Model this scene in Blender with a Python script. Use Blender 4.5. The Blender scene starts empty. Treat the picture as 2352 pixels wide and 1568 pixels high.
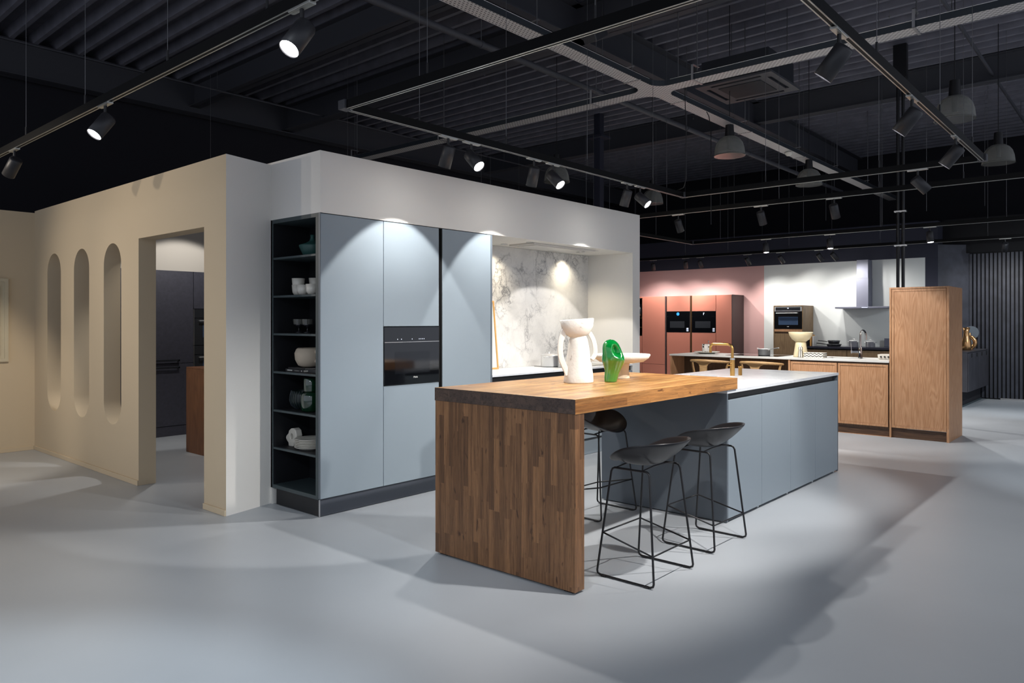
import bpy, bmesh, math, random
from mathutils import Vector, Matrix, Quaternion
from mathutils.geometry import tessellate_polygon
random.seed(7)
R = math.radians
sc = bpy.context.scene
COL = sc.collection

# ------------------------------------------------------------------ camera, world, exposure
CAM_H = 1.45
cd = bpy.data.cameras.new('camera'); cam = bpy.data.objects.new('camera', cd); COL.objects.link(cam)
cam.location = (0, 0, CAM_H)
cam.rotation_euler = (R(90), 0, R(41.22 - 90))
cd.sensor_fit = 'HORIZONTAL'; cd.sensor_width = 36.0
cd.lens = 1696.0 / 2352.0 * 36.0
cd.shift_y = -(784.0 - 737.5) / 2352.0
cd.clip_end = 200
sc.camera = cam
w = bpy.data.worlds.new('world'); sc.world = w; w.use_nodes = True
w.node_tree.nodes['Background'].inputs[0].default_value = (0.80, 0.86, 1.0, 1)
w.node_tree.nodes['Background'].inputs[1].default_value = 0.68
sc.view_settings.view_transform = 'Standard'
sc.view_settings.look = 'None'
sc.view_settings.exposure = 0.0
sc.view_settings.gamma = 1.0
try: sc.view_settings.use_curve_mapping = False
except Exception: pass
sc.cycles.max_bounces = 8
sc.cycles.sample_clamp_indirect = 4.0

WARM = (1.0, 0.80, 0.58); NEUT = (1.0, 0.965, 0.93); COOL = (0.86, 0.94, 1.0)

def aim_quat(d):
    return Vector(d).normalized().to_track_quat('-Z', 'Y')

def spot_data(power, angle, color=NEUT, blend=0.35, radius=0.03):
    l = bpy.data.lights.new('spot', 'SPOT'); l.energy = power; l.spot_size = R(angle)
    l.spot_blend = blend; l.color = color; l.shadow_soft_size = radius
    return l

def unseen_spot(loc, d, power, angle, color=NEUT, blend=0.5, radius=0.04):
    """an unseen spot light with no fixture, mostly added as fill"""
    o = bpy.data.objects.new('spot_light', spot_data(power, angle, color, blend, radius))
    COL.objects.link(o); o.location = loc; o.rotation_mode = 'QUATERNION'; o.rotation_quaternion = aim_quat(d)
    return o

# unseen spots, mostly added fill (behind and beside the camera, inside the dark kitchen room)
SOFTW = (1.0, 0.88, 0.74)
unseen_spot((-0.9, 9.1, 2.75), (1.0, -0.50, -0.30), 190, 66, SOFTW, 0.95)
unseen_spot((-0.4, 7.6, 2.75), (1.0, -0.45, -0.30), 80, 62, SOFTW, 0.95)
unseen_spot((0.7, -0.6, 2.75), (0.15, 0.75, -1.0), 20, 80, COOL, 0.7)  # fill added behind the camera for the front floor
unseen_spot((3.4, -1.0, 2.75), (-0.1, 0.75, -1.0), 15, 80, COOL, 0.7)
unseen_spot((6.2, -1.2, 2.75), (0.1, 0.75, -1.0), 45, 80, COOL, 0.7)
unseen_spot((-0.6, 1.9, 2.75), (0.95, 0.30, -0.75), 130, 85, COOL, 0.8)  # fill added from the left to brighten the oak panel
unseen_spot((9.2, -0.3, 2.75), (0.6, 0.3, -1.0), 70, 85, COOL, 0.7)
unseen_spot((4.25, 8.35, 2.75), (0.05, 0.9, -1.2), 60, 80, NEUT, 0.2)
unseen_spot((3.4, 7.4, 2.75), (0.1, 0.1, -1.2), 70, 90, NEUT, 0.6)
unseen_spot((12.6, 0.6, 2.75), (1.0, 0.25, -0.75), 260, 95, COOL, 0.7)

unseen_spot((2.95, 1.6, 2.75), (0.10, 0.95, -1.0), 75, 62, COOL, 0.7)  # unseen spot added to brighten the floor by the tall cabinets
unseen_spot((10.3, 7.6, 2.75), (0.2, 0.1, -1.0), 200, 120, NEUT, 0.6)  # added with the next two to lift far floor, ceiling and pink wall
unseen_spot((13.2, 9.3, 2.75), (0.8, 0.0, -0.9), 70, 100, NEUT, 0.8)
unseen_spot((12.3, 7.6, 2.75), (0.9, -0.1, -0.8), 70, 90, NEUT, 0.8)

# ------------------------------------------------------------------ materials
def lin(c):
    if max(c) > 1.001: c = tuple(x / 255.0 for x in c)
    return tuple(x / 12.92 if x <= .04045 else ((x + .055) / 1.055) ** 2.4 for x in c)

def mat_new(name):
    m = bpy.data.materials.new(name); m.use_nodes = True
    nt = m.node_tree; b = nt.nodes['Principled BSDF']
    return m, nt, b

def rgba(c): return (*lin(c), 1)

def paint(name, c, rough=0.6, metal=0.0, bump=0.0, bscale=300, var=0.0, vscale=3.0, coat=0.0, spec=0.5):
    m, nt, b = mat_new(name)
    b.inputs['Base Color'].default_value = rgba(c); b.inputs['Roughness'].default_value = rough
    b.inputs['Metallic'].default_value = metal
    b.inputs['Specular IOR Level'].default_value = spec
    if coat: b.inputs['Coat Weight'].default_value = coat; b.inputs['Coat Roughness'].default_value = 0.05
    tc = nt.nodes.new('ShaderNodeTexCoord')
    if bump:
        n = nt.nodes.new('ShaderNodeTexNoise'); n.inputs['Scale'].default_value = bscale; n.inputs['Detail'].default_value = 4
        nt.links.new(tc.outputs['Object'], n.inputs['Vector'])
        bp = nt.nodes.new('ShaderNodeBump'); bp.inputs['Strength'].default_value = bump; bp.inputs['Distance'].default_value = 0.002
        nt.links.new(n.outputs['Fac'], bp.inputs['Height']); nt.links.new(bp.outputs['Normal'], b.inputs['Normal'])
    if var:
        n = nt.nodes.new('ShaderNodeTexNoise'); n.inputs['Scale'].default_value = vscale; n.inputs['Detail'].default_value = 5
        nt.links.new(tc.outputs['Object'], n.inputs['Vector'])
        r = nt.nodes.new('ShaderNodeValToRGB')
        l = lin(c)
        r.color_ramp.elements[0].position = .3; r.color_ramp.elements[1].position = .7
        r.color_ramp.elements[0].color = (*[x * (1 - var) for x in l], 1); r.color_ramp.elements[1].color = (*[min(1, x * (1 + var)) for x in l], 1)
        nt.links.new(n.outputs['Fac'], r.inputs['Fac']); nt.links.new(r.outputs['Color'], b.inputs['Base Color'])
    return m

def emit(name, c, s):
    m = bpy.data.materials.new(name); m.use_nodes = True; nt = m.node_tree
    nt.nodes.remove(nt.nodes['Principled BSDF'])
    e = nt.nodes.new('ShaderNodeEmission'); e.inputs[0].default_value = (*c, 1); e.inputs[1].default_value = s
    nt.links.new(e.outputs[0], nt.nodes['Material Output'].inputs[0])
    return m

def swz(nt, src, order):
    """vector made of the components of src, each entry an axis letter or a sum like 'y+z'"""
    s = nt.nodes.new('ShaderNodeSeparateXYZ'); nt.links.new(src, s.inputs[0])
    c = nt.nodes.new('ShaderNodeCombineXYZ')
    ix = {'x': 0, 'y': 1, 'z': 2}
    for i, o in enumerate(order):
        if o == '0': continue
        if '+' in o:
            a, b_ = o.split('+'); ad = nt.nodes.new('ShaderNodeMath'); ad.operation = 'ADD'
            nt.links.new(s.outputs[ix[a]], ad.inputs[0]); nt.links.new(s.outputs[ix[b_]], ad.inputs[1])
            nt.links.new(ad.outputs[0], c.inputs[i])
        else: nt.links.new(s.outputs[ix[o]], c.inputs[i])
    return c.outputs[0]

def mixc(nt, fac, a, b, mode='MIX'):
    m = nt.nodes.new('ShaderNodeMix'); m.data_type = 'RGBA'; m.blend_type = mode
    for inp, v in ((m.inputs[0], fac), (m.inputs[6], a), (m.inputs[7], b)):
        if hasattr(v, 'is_linked'): nt.links.new(v, inp)
        elif isinstance(v, (int, float)): inp.default_value = v
        else: inp.default_value = v
    return m.outputs[2]

def noise(nt, vec, scale, detail=4, dist=0.0, rough=.5, stretch=None):
    if stretch:
        mp = nt.nodes.new('ShaderNodeMapping'); mp.inputs['Scale'].default_value = stretch
        nt.links.new(vec, mp.inputs[0]); vec = mp.outputs[0]
    n = nt.nodes.new('ShaderNodeTexNoise'); n.inputs['Scale'].default_value = scale; n.inputs['Detail'].default_value = detail
    n.inputs['Distortion'].default_value = dist; n.inputs['Roughness'].default_value = rough
    nt.links.new(vec, n.inputs['Vector']); return n.outputs['Fac']

def ramp(nt, fac, stops):
    r = nt.nodes.new('ShaderNodeValToRGB'); nt.links.new(fac, r.inputs[0])
    e = r.color_ramp.elements
    while len(e) < len(stops): e.new(0.5)
    for el, (p, c) in zip(e, stops):
        el.position = p; el.color = c if len(c) == 4 else (*c, 1)
    return r.outputs[0]

def stave_wood(name, c1, c2, order, row=0.042, length=0.45, rough=0.4, grain=(2.0, 60.0, 60.0)):
    """glued oak staves; order maps object axes onto (along the stave, across, rest)"""
    m, nt, b = mat_new(name)
    tc = nt.nodes.new('ShaderNodeTexCoord'); v = swz(nt, tc.outputs['Object'], order)
    # shift each row by a random amount so that the joints do not line up
    sp = nt.nodes.new('ShaderNodeSeparateXYZ'); nt.links.new(v, sp.inputs[0])
    dv = nt.nodes.new('ShaderNodeMath'); dv.operation = 'DIVIDE'; dv.inputs[1].default_value = row; nt.links.new(sp.outputs[1], dv.inputs[0])
    fl = nt.nodes.new('ShaderNodeMath'); fl.operation = 'FLOOR'; nt.links.new(dv.outputs[0], fl.inputs[0])
    wn = nt.nodes.new('ShaderNodeTexWhiteNoise'); wn.noise_dimensions = '1D'; nt.links.new(fl.outputs[0], wn.inputs['W'])
    ml = nt.nodes.new('ShaderNodeMath'); ml.operation = 'MULTIPLY_ADD'; ml.inputs[1].default_value = 3.0
    nt.links.new(wn.outputs['Value'], ml.inputs[0]); nt.links.new(sp.outputs[0], ml.inputs[2])
    d2 = nt.nodes.new('ShaderNodeMath'); d2.operation = 'DIVIDE'; d2.inputs[1].default_value = length; nt.links.new(ml.outputs[0], d2.inputs[0])
    f2 = nt.nodes.new('ShaderNodeMath'); f2.operation = 'FLOOR'; nt.links.new(d2.outputs[0], f2.inputs[0])
    cb = nt.nodes.new('ShaderNodeCombineXYZ'); nt.links.new(fl.outputs[0], cb.inputs[0]); nt.links.new(f2.outputs[0], cb.inputs[1])
    w2 = nt.nodes.new('ShaderNodeTexWhiteNoise'); w2.noise_dimensions = '2D'; nt.links.new(cb.outputs[0], w2.inputs['Vector'])
    base = mixc(nt, w2.outputs['Value'], rgba(c1), rgba(c2))
    # grain, offset per stave
    vo = nt.nodes.new('ShaderNodeVectorMath'); vo.operation = 'MULTIPLY_ADD'
    vo.inputs[1].default_value = (0.0, 0.0, 0.0)
    sc_ = nt.nodes.new('ShaderNodeVectorMath'); sc_.operation = 'SCALE'; sc_.inputs['Scale'].default_value = 5.0
    nt.links.new(w2.outputs['Color'], sc_.inputs[0])
    ad = nt.nodes.new('ShaderNodeVectorMath'); ad.operation = 'ADD'; nt.links.new(v, ad.inputs[0]); nt.links.new(sc_.outputs[0], ad.inputs[1])
    g = noise(nt, ad.outputs[0], 1.0, 6, 0.6, .6, grain)
    gf = ramp(nt, g, [(0.36, (.60, .55, .50)), (.5, (1, 1, 1)), (.64, (1.16, 1.13, 1.08))])
    col = mixc(nt, 1.0, base, gf, 'MULTIPLY')
    fg = noise(nt, ad.outputs[0], 1.0, 3, 0.2, .7, (grain[0] * 5, grain[1] * 7, grain[2] * 7))
    ff = ramp(nt, fg, [(.42, (.60, .57, .54)), (.53, (1, 1, 1))])
    col = mixc(nt, 0.8, col, ff, 'MULTIPLY')
    kn = noise(nt, v, 1.0, 2, 0.3, .5, (10, 26, 26))
    kf = ramp(nt, kn, [(.27, (.25, .19, .14)), (.34, (1, 1, 1))])
    col = mixc(nt, 0.9, col, kf, 'MULTIPLY')
    nt.links.new(col, b.inputs['Base Color'])
    b.inputs['Roughness'].default_value = rough
    bp = nt.nodes.new('ShaderNodeBump'); bp.inputs['Strength'].default_value = .15; bp.inputs['Distance'].default_value = .002
    nt.links.new(g, bp.inputs['Height']); nt.links.new(bp.outputs['Normal'], b.inputs['Normal'])
    return m

def veneer(name, c1, c2, order=('z', 'x+y', '0'), rough=.5, scale=(0.9, 9.0, 9.0)):
    """oak veneer with long grain along the first axis"""
    m, nt, b = mat_new(name)
    tc = nt.nodes.new('ShaderNodeTexCoord'); v = swz(nt, tc.outputs['Object'], order)
    n1 = noise(nt, v, 1.0, 2, 0.8, .5, scale)
    wv = nt.nodes.new('ShaderNodeMath'); wv.operation = 'MULTIPLY'; wv.inputs[1].default_value = 22.0; nt.links.new(n1, wv.inputs[0])
    fr = nt.nodes.new('ShaderNodeMath'); fr.operation = 'PINGPONG'; fr.inputs[1].default_value = 1.0; nt.links.new(wv.outputs[0], fr.inputs[0])
    fine = noise(nt, v, 1.0, 4, 0.2, .7, (6, 260, 260))
    a = mixc(nt, fr.outputs[0], rgba(c1), rgba(c2))
    f = ramp(nt, fine, [(.38, (.74, .72, .70)), (.55, (1, 1, 1))])
    col = mixc(nt, .75, a, f, 'MULTIPLY')
    nt.links.new(col, b.inputs['Base Color']); b.inputs['Roughness'].default_value = rough
    return m

def marble(name, base, vein, amount=1.0, scale=1.0, rough=.18, thick=.035, warp=.35):
    m, nt, b = mat_new(name)
    tc = nt.nodes.new('ShaderNodeTexCoord')
    nz = nt.nodes.new('ShaderNodeTexNoise'); nz.inputs['Scale'].default_value = 2.2 * scale; nz.inputs['Detail'].default_value = 7; nz.inputs['Roughness'].default_value = .62
    nt.links.new(tc.outputs['Object'], nz.inputs['Vector'])
    sb = nt.nodes.new('ShaderNodeVectorMath'); sb.operation = 'SUBTRACT'; sb.inputs[1].default_value = (.5, .5, .5); nt.links.new(nz.outputs['Color'], sb.inputs[0])
    s = nt.nodes.new('ShaderNodeVectorMath'); s.operation = 'SCALE'; s.inputs['Scale'].default_value = warp * 2 / scale; nt.links.new(sb.outputs[0], s.inputs[0])
    ad = nt.nodes.new('ShaderNodeVectorMath'); ad.operation = 'ADD'; nt.links.new(tc.outputs['Object'], ad.inputs[0]); nt.links.new(s.outputs[0], ad.inputs[1])
    vo = nt.nodes.new('ShaderNodeTexVoronoi'); vo.feature = 'DISTANCE_TO_EDGE'; vo.inputs['Scale'].default_value = 3.4 * scale
    nt.links.new(ad.outputs[0], vo.inputs['Vector'])
    edge = ramp(nt, vo.outputs['Distance'], [(0.0, (1, 1, 1)), (thick * .5, (.35, .35, .35)), (thick * 2.2, (0, 0, 0))])
    vo2 = nt.nodes.new('ShaderNodeTexVoronoi'); vo2.feature = 'DISTANCE_TO_EDGE'; vo2.inputs['Scale'].default_value = 8.5 * scale
    nt.links.new(ad.outputs[0], vo2.inputs['Vector'])
    edge2 = ramp(nt, vo2.outputs['Distance'], [(0.0, (.55, .55, .55)), (thick * 1.2, (0, 0, 0))])
    e = nt.nodes.new('ShaderNodeMath'); e.operation = 'MAXIMUM'; nt.links.new(edge, e.inputs[0]); nt.links.new(edge2, e.inputs[1])
    mk = noise(nt, tc.outputs['Object'], 2.1 * scale, 3, .5)
    mr = ramp(nt, mk, [(.46, (.10, .10, .10)), (.62, (1, 1, 1))])
    mm = nt.nodes.new('ShaderNodeMath'); mm.operation = 'MULTIPLY'; nt.links.new(e.outputs[0], mm.inputs[0]); nt.links.new(mr, mm.inputs[1])
    m3 = nt.nodes.new('ShaderNodeMath'); m3.operation = 'MULTIPLY'; m3.inputs[1].default_value = amount; m3.use_clamp = True; nt.links.new(mm.outputs[0], m3.inputs[0])
    cl = noise(nt, ad.outputs[0], 3.0 * scale, 5, .3)
    cb = mixc(nt, ramp(nt, cl, [(.35, (0, 0, 0)), (.75, (.22, .22, .22))]), rgba(base), rgba(vein))
    col = mixc(nt, m3.outputs[0], cb, rgba(vein))
    nt.links.new(col, b.inputs['Base Color']); b.inputs['Roughness'].default_value = rough
    return m

def clay(name, c, dark, rough=.75):
    m, nt, b = mat_new(name)
    tc = nt.nodes.new('ShaderNodeTexCoord')
    n = noise(nt, tc.outputs['Object'], 7, 6, .6, .65)
    col = ramp(nt, n, [(.0, (*lin(dark), 1)), (.27, (*lin(dark), 1)), (.38, (*lin(c), 1)), (1, (*lin(c), 1))])
    nt.links.new(col, b.inputs['Base Color']); b.inputs['Roughness'].default_value = rough
    n2 = noise(nt, tc.outputs['Object'], 60, 5)
    bp = nt.nodes.new('ShaderNodeBump'); bp.inputs['Strength'].default_value = .5; bp.inputs['Distance'].default_value = .004
    nt.links.new(n2, bp.inputs['Height']); nt.links.new(bp.outputs['Normal'], b.inputs['Normal'])
    return m

M = {}
M['floor'] = paint('floor_resin', (172, 177, 182), .36, var=.035, vscale=1.2, spec=.45)
M['wall_warm'] = paint('beige_wall_tone', (205, 188, 160), .85, bump=.15, bscale=120)  # beige tone for the left partition and end wall
M['wall'] = paint('off_white_wall_paint', (226, 223, 217), .85, bump=.12, bscale=120)
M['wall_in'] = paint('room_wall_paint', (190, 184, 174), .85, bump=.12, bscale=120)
M['black'] = paint('black_ceiling_paint', (112, 112, 122), .8, var=.15, vscale=4)
M['blackwall'] = paint('black_wall_paint', (22, 22, 30), .85)
M['beam'] = paint('grey_steel_beam_paint', (66, 67, 73), .6)
M['bulkhead'] = paint('dark_bulkhead_paint', (40, 42, 56), .85)
M['pinkwall'] = paint('dusky_pink_wall_paint', (196, 156, 152), .85, bump=.1, bscale=120)
M['whitewall'] = paint('pale_grey_wall_paint', (205, 208, 206), .85)
M['slat'] = paint('charcoal_slats', (52, 54, 63), .6, var=.25, vscale=6)
M['slatgap'] = paint('black_slat_backing', (10, 10, 14), .9)
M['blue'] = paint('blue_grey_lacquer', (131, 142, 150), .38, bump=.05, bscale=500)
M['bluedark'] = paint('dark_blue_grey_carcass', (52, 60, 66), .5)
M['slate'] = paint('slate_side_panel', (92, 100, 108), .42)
M['shelfdark'] = paint('near_black_shelf_interior', (15, 17, 22), .55)
M['shelfedge'] = paint('grey_green_shelf_edge', (56, 68, 72), .45)
M['plinth'] = paint('dark_grey_plinth', (74, 78, 86), .3)
M['alu'] = paint('brushed_aluminium', (205, 205, 205), .32, metal=1.0)
M['handlegap'] = paint('bronze_black_channel', (52, 49, 46), .45)
M['gap'] = paint('black_gap', (8, 9, 11), .8)
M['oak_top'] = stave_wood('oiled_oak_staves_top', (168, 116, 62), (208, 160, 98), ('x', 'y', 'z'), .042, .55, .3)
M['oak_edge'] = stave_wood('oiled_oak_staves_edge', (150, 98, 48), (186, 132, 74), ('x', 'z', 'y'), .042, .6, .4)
M['oak_panel'] = stave_wood('brown_oak_staves_panel', (104, 72, 46), (150, 108, 72), ('z', 'x+y', '0'), .042, .42, .42)  # darker and browner than the tabletop staves
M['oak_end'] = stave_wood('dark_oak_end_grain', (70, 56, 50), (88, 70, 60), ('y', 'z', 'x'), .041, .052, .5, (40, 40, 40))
M['marble'] = marble('white_quartz_with_grey_veins', (222, 220, 216), (84, 84, 90), .9, 1.0, .3, .05)
M['marble_top'] = marble('white_worktop_faint_veins', (220, 222, 224), (160, 166, 174), .5, .8, .22)
M['white'] = paint('white_laminate', (214, 213, 208), .35)
M['hoodwhite'] = paint('white_hood_enamel', (205, 203, 198), .3)
M['blackglass'] = paint('black_glass', (9, 10, 13), .06, spec=.6, coat=.5)
M['ovengrey'] = paint('dark_grey_glass', (40, 42, 46), .1, spec=.6)
M['ovenwin'] = paint('oven_window_glass', (17, 19, 23), .08, spec=.6)
M['bluewin'] = paint('blue_tinted_oven_window', (60, 78, 104), .15, spec=.6)
M['steel'] = paint('polished_steel', (225, 225, 225), .3, metal=.75)
M['chrome'] = paint('chrome', (225, 225, 228), .05, metal=1.0)
M['brass'] = paint('brushed_brass', (205, 158, 92), .26, metal=1.0)
M['blackmetal'] = paint('black_powder_coat', (20, 20, 23), .42)
M['track'] = paint('black_track_profile', (7, 7, 8), .5, spec=.15)
M['trackalu'] = paint('track_conductor_strip', (185, 185, 180), .3, metal=.7)
M['housing'] = paint('black_lamp_housing', (38, 38, 42), .45)
M['lens'] = emit('lit_lamp_lens', (1, .98, .95), 80.0)
M['lens_off'] = emit('lamp_lens_seen_from_behind', (1, .98, .95), 10.0)
M['seat'] = paint('black_plastic_shell', (30, 30, 34), .36)
M['galv'] = None
M['clay'] = clay('chalky_white_clay', (222, 217, 208), (120, 96, 78))
M['clay2'] = clay('chalky_sand_clay', (216, 200, 174), (196, 170, 140))
M['cream'] = paint('cream_glaze', (220, 205, 168), .4)
M['beigeclay'] = paint('beige_stoneware', (184, 170, 152), .8, bump=.4, bscale=80)
M['whiteceramic'] = paint('white_ceramic', (212, 208, 198), .35)
M['teal'] = paint('dark_teal_ceramic', (38, 78, 74), .5)
M['darkrib'] = paint('black_green_ceramic', (24, 36, 34), .35)
M['greenglass'] = paint('dark_green_glass', (6, 44, 24), .08, spec=.8, coat=1)
M['smoke'] = paint('smoked_glass_dark', (40, 40, 44), .08, spec=.8)
M['glasslight'] = paint('ribbed_clear_glass_rim', (92, 92, 88), .15, spec=.8)
M['book'] = paint('black_book_cover', (30, 30, 34), .5)
M['bookgrey'] = paint('grey_book_cover', (58, 58, 60), .5)
M['print'] = paint('white_print', (200, 200, 196), .6)
M['terracotta'] = paint('terracotta_lacquer', (178, 112, 94), .42)
M['brownpanel'] = paint('dark_brown_side_panel', (66, 54, 54), .5)
M['goldtrim'] = paint('gold_metal_trim', (190, 150, 100), .3, metal=1)
M['oakv'] = veneer('natural_oak_veneer', (196, 150, 112), (176, 128, 90))
M['oakdark'] = veneer('brown_oak_veneer', (104, 78, 56), (84, 62, 44))
M['oakplinth'] = veneer('dark_oak_plinth', (92, 66, 46), (70, 48, 34), ('y', 'x+z', '0'))
M['oaktower'] = veneer('grey_brown_oak_veneer', (146, 120, 88), (124, 98, 70))
M['ash'] = veneer('pale_oak_chair_wood', (206, 168, 118), (188, 146, 96), ('y', 'x+z', '0'))
M['darkcab'] = paint('anthracite_textured_front', (62, 62, 72), .5, bump=.5, bscale=160, var=.12, vscale=30)
M['rust'] = veneer('rust_brown_panel', (122, 82, 56), (104, 68, 46))
M['darktop'] = paint('anthracite_worktop', (42, 42, 54), .3)
M['hoodsteel'] = paint('blue_grey_steel', (118, 120, 134), .5, metal=.3)
M['charcoal'] = paint('charcoal_chair_shell', (44, 46, 52), .6)
M['ac'] = paint('grey_cassette_plastic', (66, 67, 72), .5)
M['acdark'] = paint('dark_cassette_grille', (22, 26, 34), .6)
M['wire'] = paint('steel_wire', (120, 120, 122), .35, metal=.8)
M['cabinetfloat'] = paint('dark_stone_front', (58, 58, 64), .5, var=.2, vscale=5)
M['paper'] = paint('paper_relief', (200, 190, 165), .8, bump=.3, bscale=100)
M['paperline'] = paint('relief_groove', (96, 86, 66), .8)
M['oakframe'] = paint('light_oak_frame', (196, 148, 86), .5)
M['art'] = paint('pale_art_print', (206, 208, 200), .5)
M['copper'] = paint('copper_gold_glaze', (206, 160, 110), .2, metal=.9)
M['blue_led'] = emit('blue_display', (.05, .35, 1.0), 1.6)
M['white_led'] = emit('white_display_mark', (.8, .85, 1.0), 1.6)
M['down'] = emit('lit_downlight', (1, .93, .82), 9.0)
M['sticker'] = paint('energy_sticker', (215, 225, 238), .5)
M['stickerblue'] = paint('energy_sticker_blue', (70, 100, 170), .5)
M['ink'] = paint('black_ink', (18, 16, 18), .5)

def perf():
    m, nt, b = mat_new('galvanised_perforated_steel')
    tc = nt.nodes.new('ShaderNodeTexCoord')
    out = None
    b.inputs['Base Color'].default_value = rgba((170, 168, 164)); b.inputs['Metallic'].default_value = .15; b.inputs['Roughness'].default_value = .45
    mask = []
    for order in (('x', 'y+z', '0'), ('y', 'x+z', '0')):
        v = swz(nt, tc.outputs['Object'], order)
        bt = nt.nodes.new('ShaderNodeTexBrick'); bt.offset = .5
        bt.inputs['Scale'].default_value = 1.0; bt.inputs['Mortar Size'].default_value = .0105; bt.inputs['Brick Width'].default_value = .042
        bt.inputs['Row Height'].default_value = .029; bt.inputs['Mortar Smooth'].default_value = .1
        nt.links.new(v, bt.inputs['Vector']); mask.append(bt.outputs['Fac'])
    return m, nt, b, mask
def galv(axis):
    m, nt, b, mask = perf()
    k = mask[0] if axis == 'x' else mask[1]
    col = mixc(nt, k, rgba((14, 14, 18)), rgba((205, 202, 200)))
    nt.links.new(col, b.inputs['Base Color'])
    return m
M['galvx'] = galv('x'); M['galvy'] = galv('y')
M['galvplain'] = paint('galvanised_steel', (170, 170, 172), .35, metal=.7)

def dome_mat():
    m = bpy.data.materials.new('ribbed_clear_acrylic'); m.use_nodes = True; nt = m.node_tree
    b = nt.nodes['Principled BSDF']
    b.inputs['Base Color'].default_value = rgba((150, 150, 144)); b.inputs['Roughness'].default_value = .6; b.inputs['Specular IOR Level'].default_value = .2
    tr = nt.nodes.new('ShaderNodeBsdfTransparent'); mx = nt.nodes.new('ShaderNodeMixShader')
    lw = nt.nodes.new('ShaderNodeLayerWeight'); lw.inputs[0].default_value = .35
    mr = nt.nodes.new('ShaderNodeMapRange'); mr.inputs[3].default_value = .30; mr.inputs[4].default_value = .85
    nt.links.new(lw.outputs['Facing'], mr.inputs[0]); nt.links.new(mr.outputs[0], mx.inputs[0])
    nt.links.new(tr.outputs[0], mx.inputs[1]); nt.links.new(b.outputs[0], mx.inputs[2]); nt.links.new(mx.outputs[0], nt.nodes['Material Output'].inputs[0])
    return m
M['dome'] = dome_mat()

def glass_mat():
    m, nt, b = mat_new('picture_glass_clear')
    b.inputs['Base Color'].default_value = (1, 1, 1, 1); b.inputs['Roughness'].default_value = .03; b.inputs['Transmission Weight'].default_value = 1.0; b.inputs['IOR'].default_value = 1.3
    return m

def green_mat():
    m, nt, b = mat_new('two_tone_green_glaze')
    tc = nt.nodes.new('ShaderNodeTexCoord'); s = nt.nodes.new('ShaderNodeSeparateXYZ'); nt.links.new(tc.outputs['Object'], s.inputs[0])
    n = noise(nt, tc.outputs['Object'], 9, 3)
    ma = nt.nodes.new('ShaderNodeMath'); ma.operation = 'MULTIPLY_ADD'; ma.inputs[1].default_value = .07; nt.links.new(n, ma.inputs[0]); nt.links.new(s.outputs[2], ma.inputs[2])
    c = ramp(nt, ma.outputs[0], [(.0, (*lin((48, 124, 40)), 1)), (.165, (*lin((72, 118, 34)), 1)), (.182, (*lin((0, 118, 44)), 1)), (.4, (*lin((0, 108, 40)), 1))])
    nt.links.new(c, b.inputs['Base Color']); b.inputs['Roughness'].default_value = .07; b.inputs['Coat Weight'].default_value = 1.0
    b.inputs['Coat Roughness'].default_value = .03
    return m
M['green'] = green_mat()

def dots_mat():
    m, nt, b = mat_new('white_with_black_dots')
    tc = nt.nodes.new('ShaderNodeTexCoord')
    vo = nt.nodes.new('ShaderNodeTexVoronoi'); vo.inputs['Scale'].default_value = 26; vo.inputs['Randomness'].default_value = .6
    nt.links.new(tc.outputs['Object'], vo.inputs['Vector'])
    c = ramp(nt, vo.outputs['Distance'], [(.38, (*lin((20, 18, 20)), 1)), (.42, (*lin((225, 220, 212)), 1))])
    nt.links.new(c, b.inputs['Base Color']); b.inputs['Roughness'].default_value = .3
    return m
M['dots'] = dots_mat()

def zigzag_mat():
    m, nt, b = mat_new('white_with_black_zigzags')
    tc = nt.nodes.new('ShaderNodeTexCoord'); s = nt.nodes.new('ShaderNodeSeparateXYZ'); nt.links.new(tc.outputs['Object'], s.inputs[0])
    sm = nt.nodes.new('ShaderNodeMath'); sm.operation = 'ADD'; nt.links.new(s.outputs[0], sm.inputs[0]); nt.links.new(s.outputs[1], sm.inputs[1])
    pp = nt.nodes.new('ShaderNodeMath'); pp.operation = 'PINGPONG'; pp.inputs[1].default_value = .026; nt.links.new(sm.outputs[0], pp.inputs[0])
    mu = nt.nodes.new('ShaderNodeMath'); mu.operation = 'MULTIPLY'; mu.inputs[1].default_value = .6; nt.links.new(pp.outputs[0], mu.inputs[0])
    ad = nt.nodes.new('ShaderNodeMath'); ad.operation = 'ADD'; nt.links.new(mu.outputs[0], ad.inputs[0]); nt.links.new(s.outputs[2], ad.inputs[1])
    p2 = nt.nodes.new('ShaderNodeMath'); p2.operation = 'PINGPONG'; p2.inputs[1].default_value = .016; nt.links.new(ad.outputs[0], p2.inputs[0])
    c = ramp(nt, p2.outputs[0], [(.0, (*lin((20, 18, 20)), 1)), (.0052, (*lin((20, 18, 20)), 1)), (.0062, (*lin((226, 220, 208)), 1))])
    c.node.color_ramp.interpolation = 'LINEAR'
    nt.links.new(c, b.inputs['Base Color']); b.inputs['Roughness'].default_value = .35
    return m
M['zigzag'] = zigzag_mat()

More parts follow.
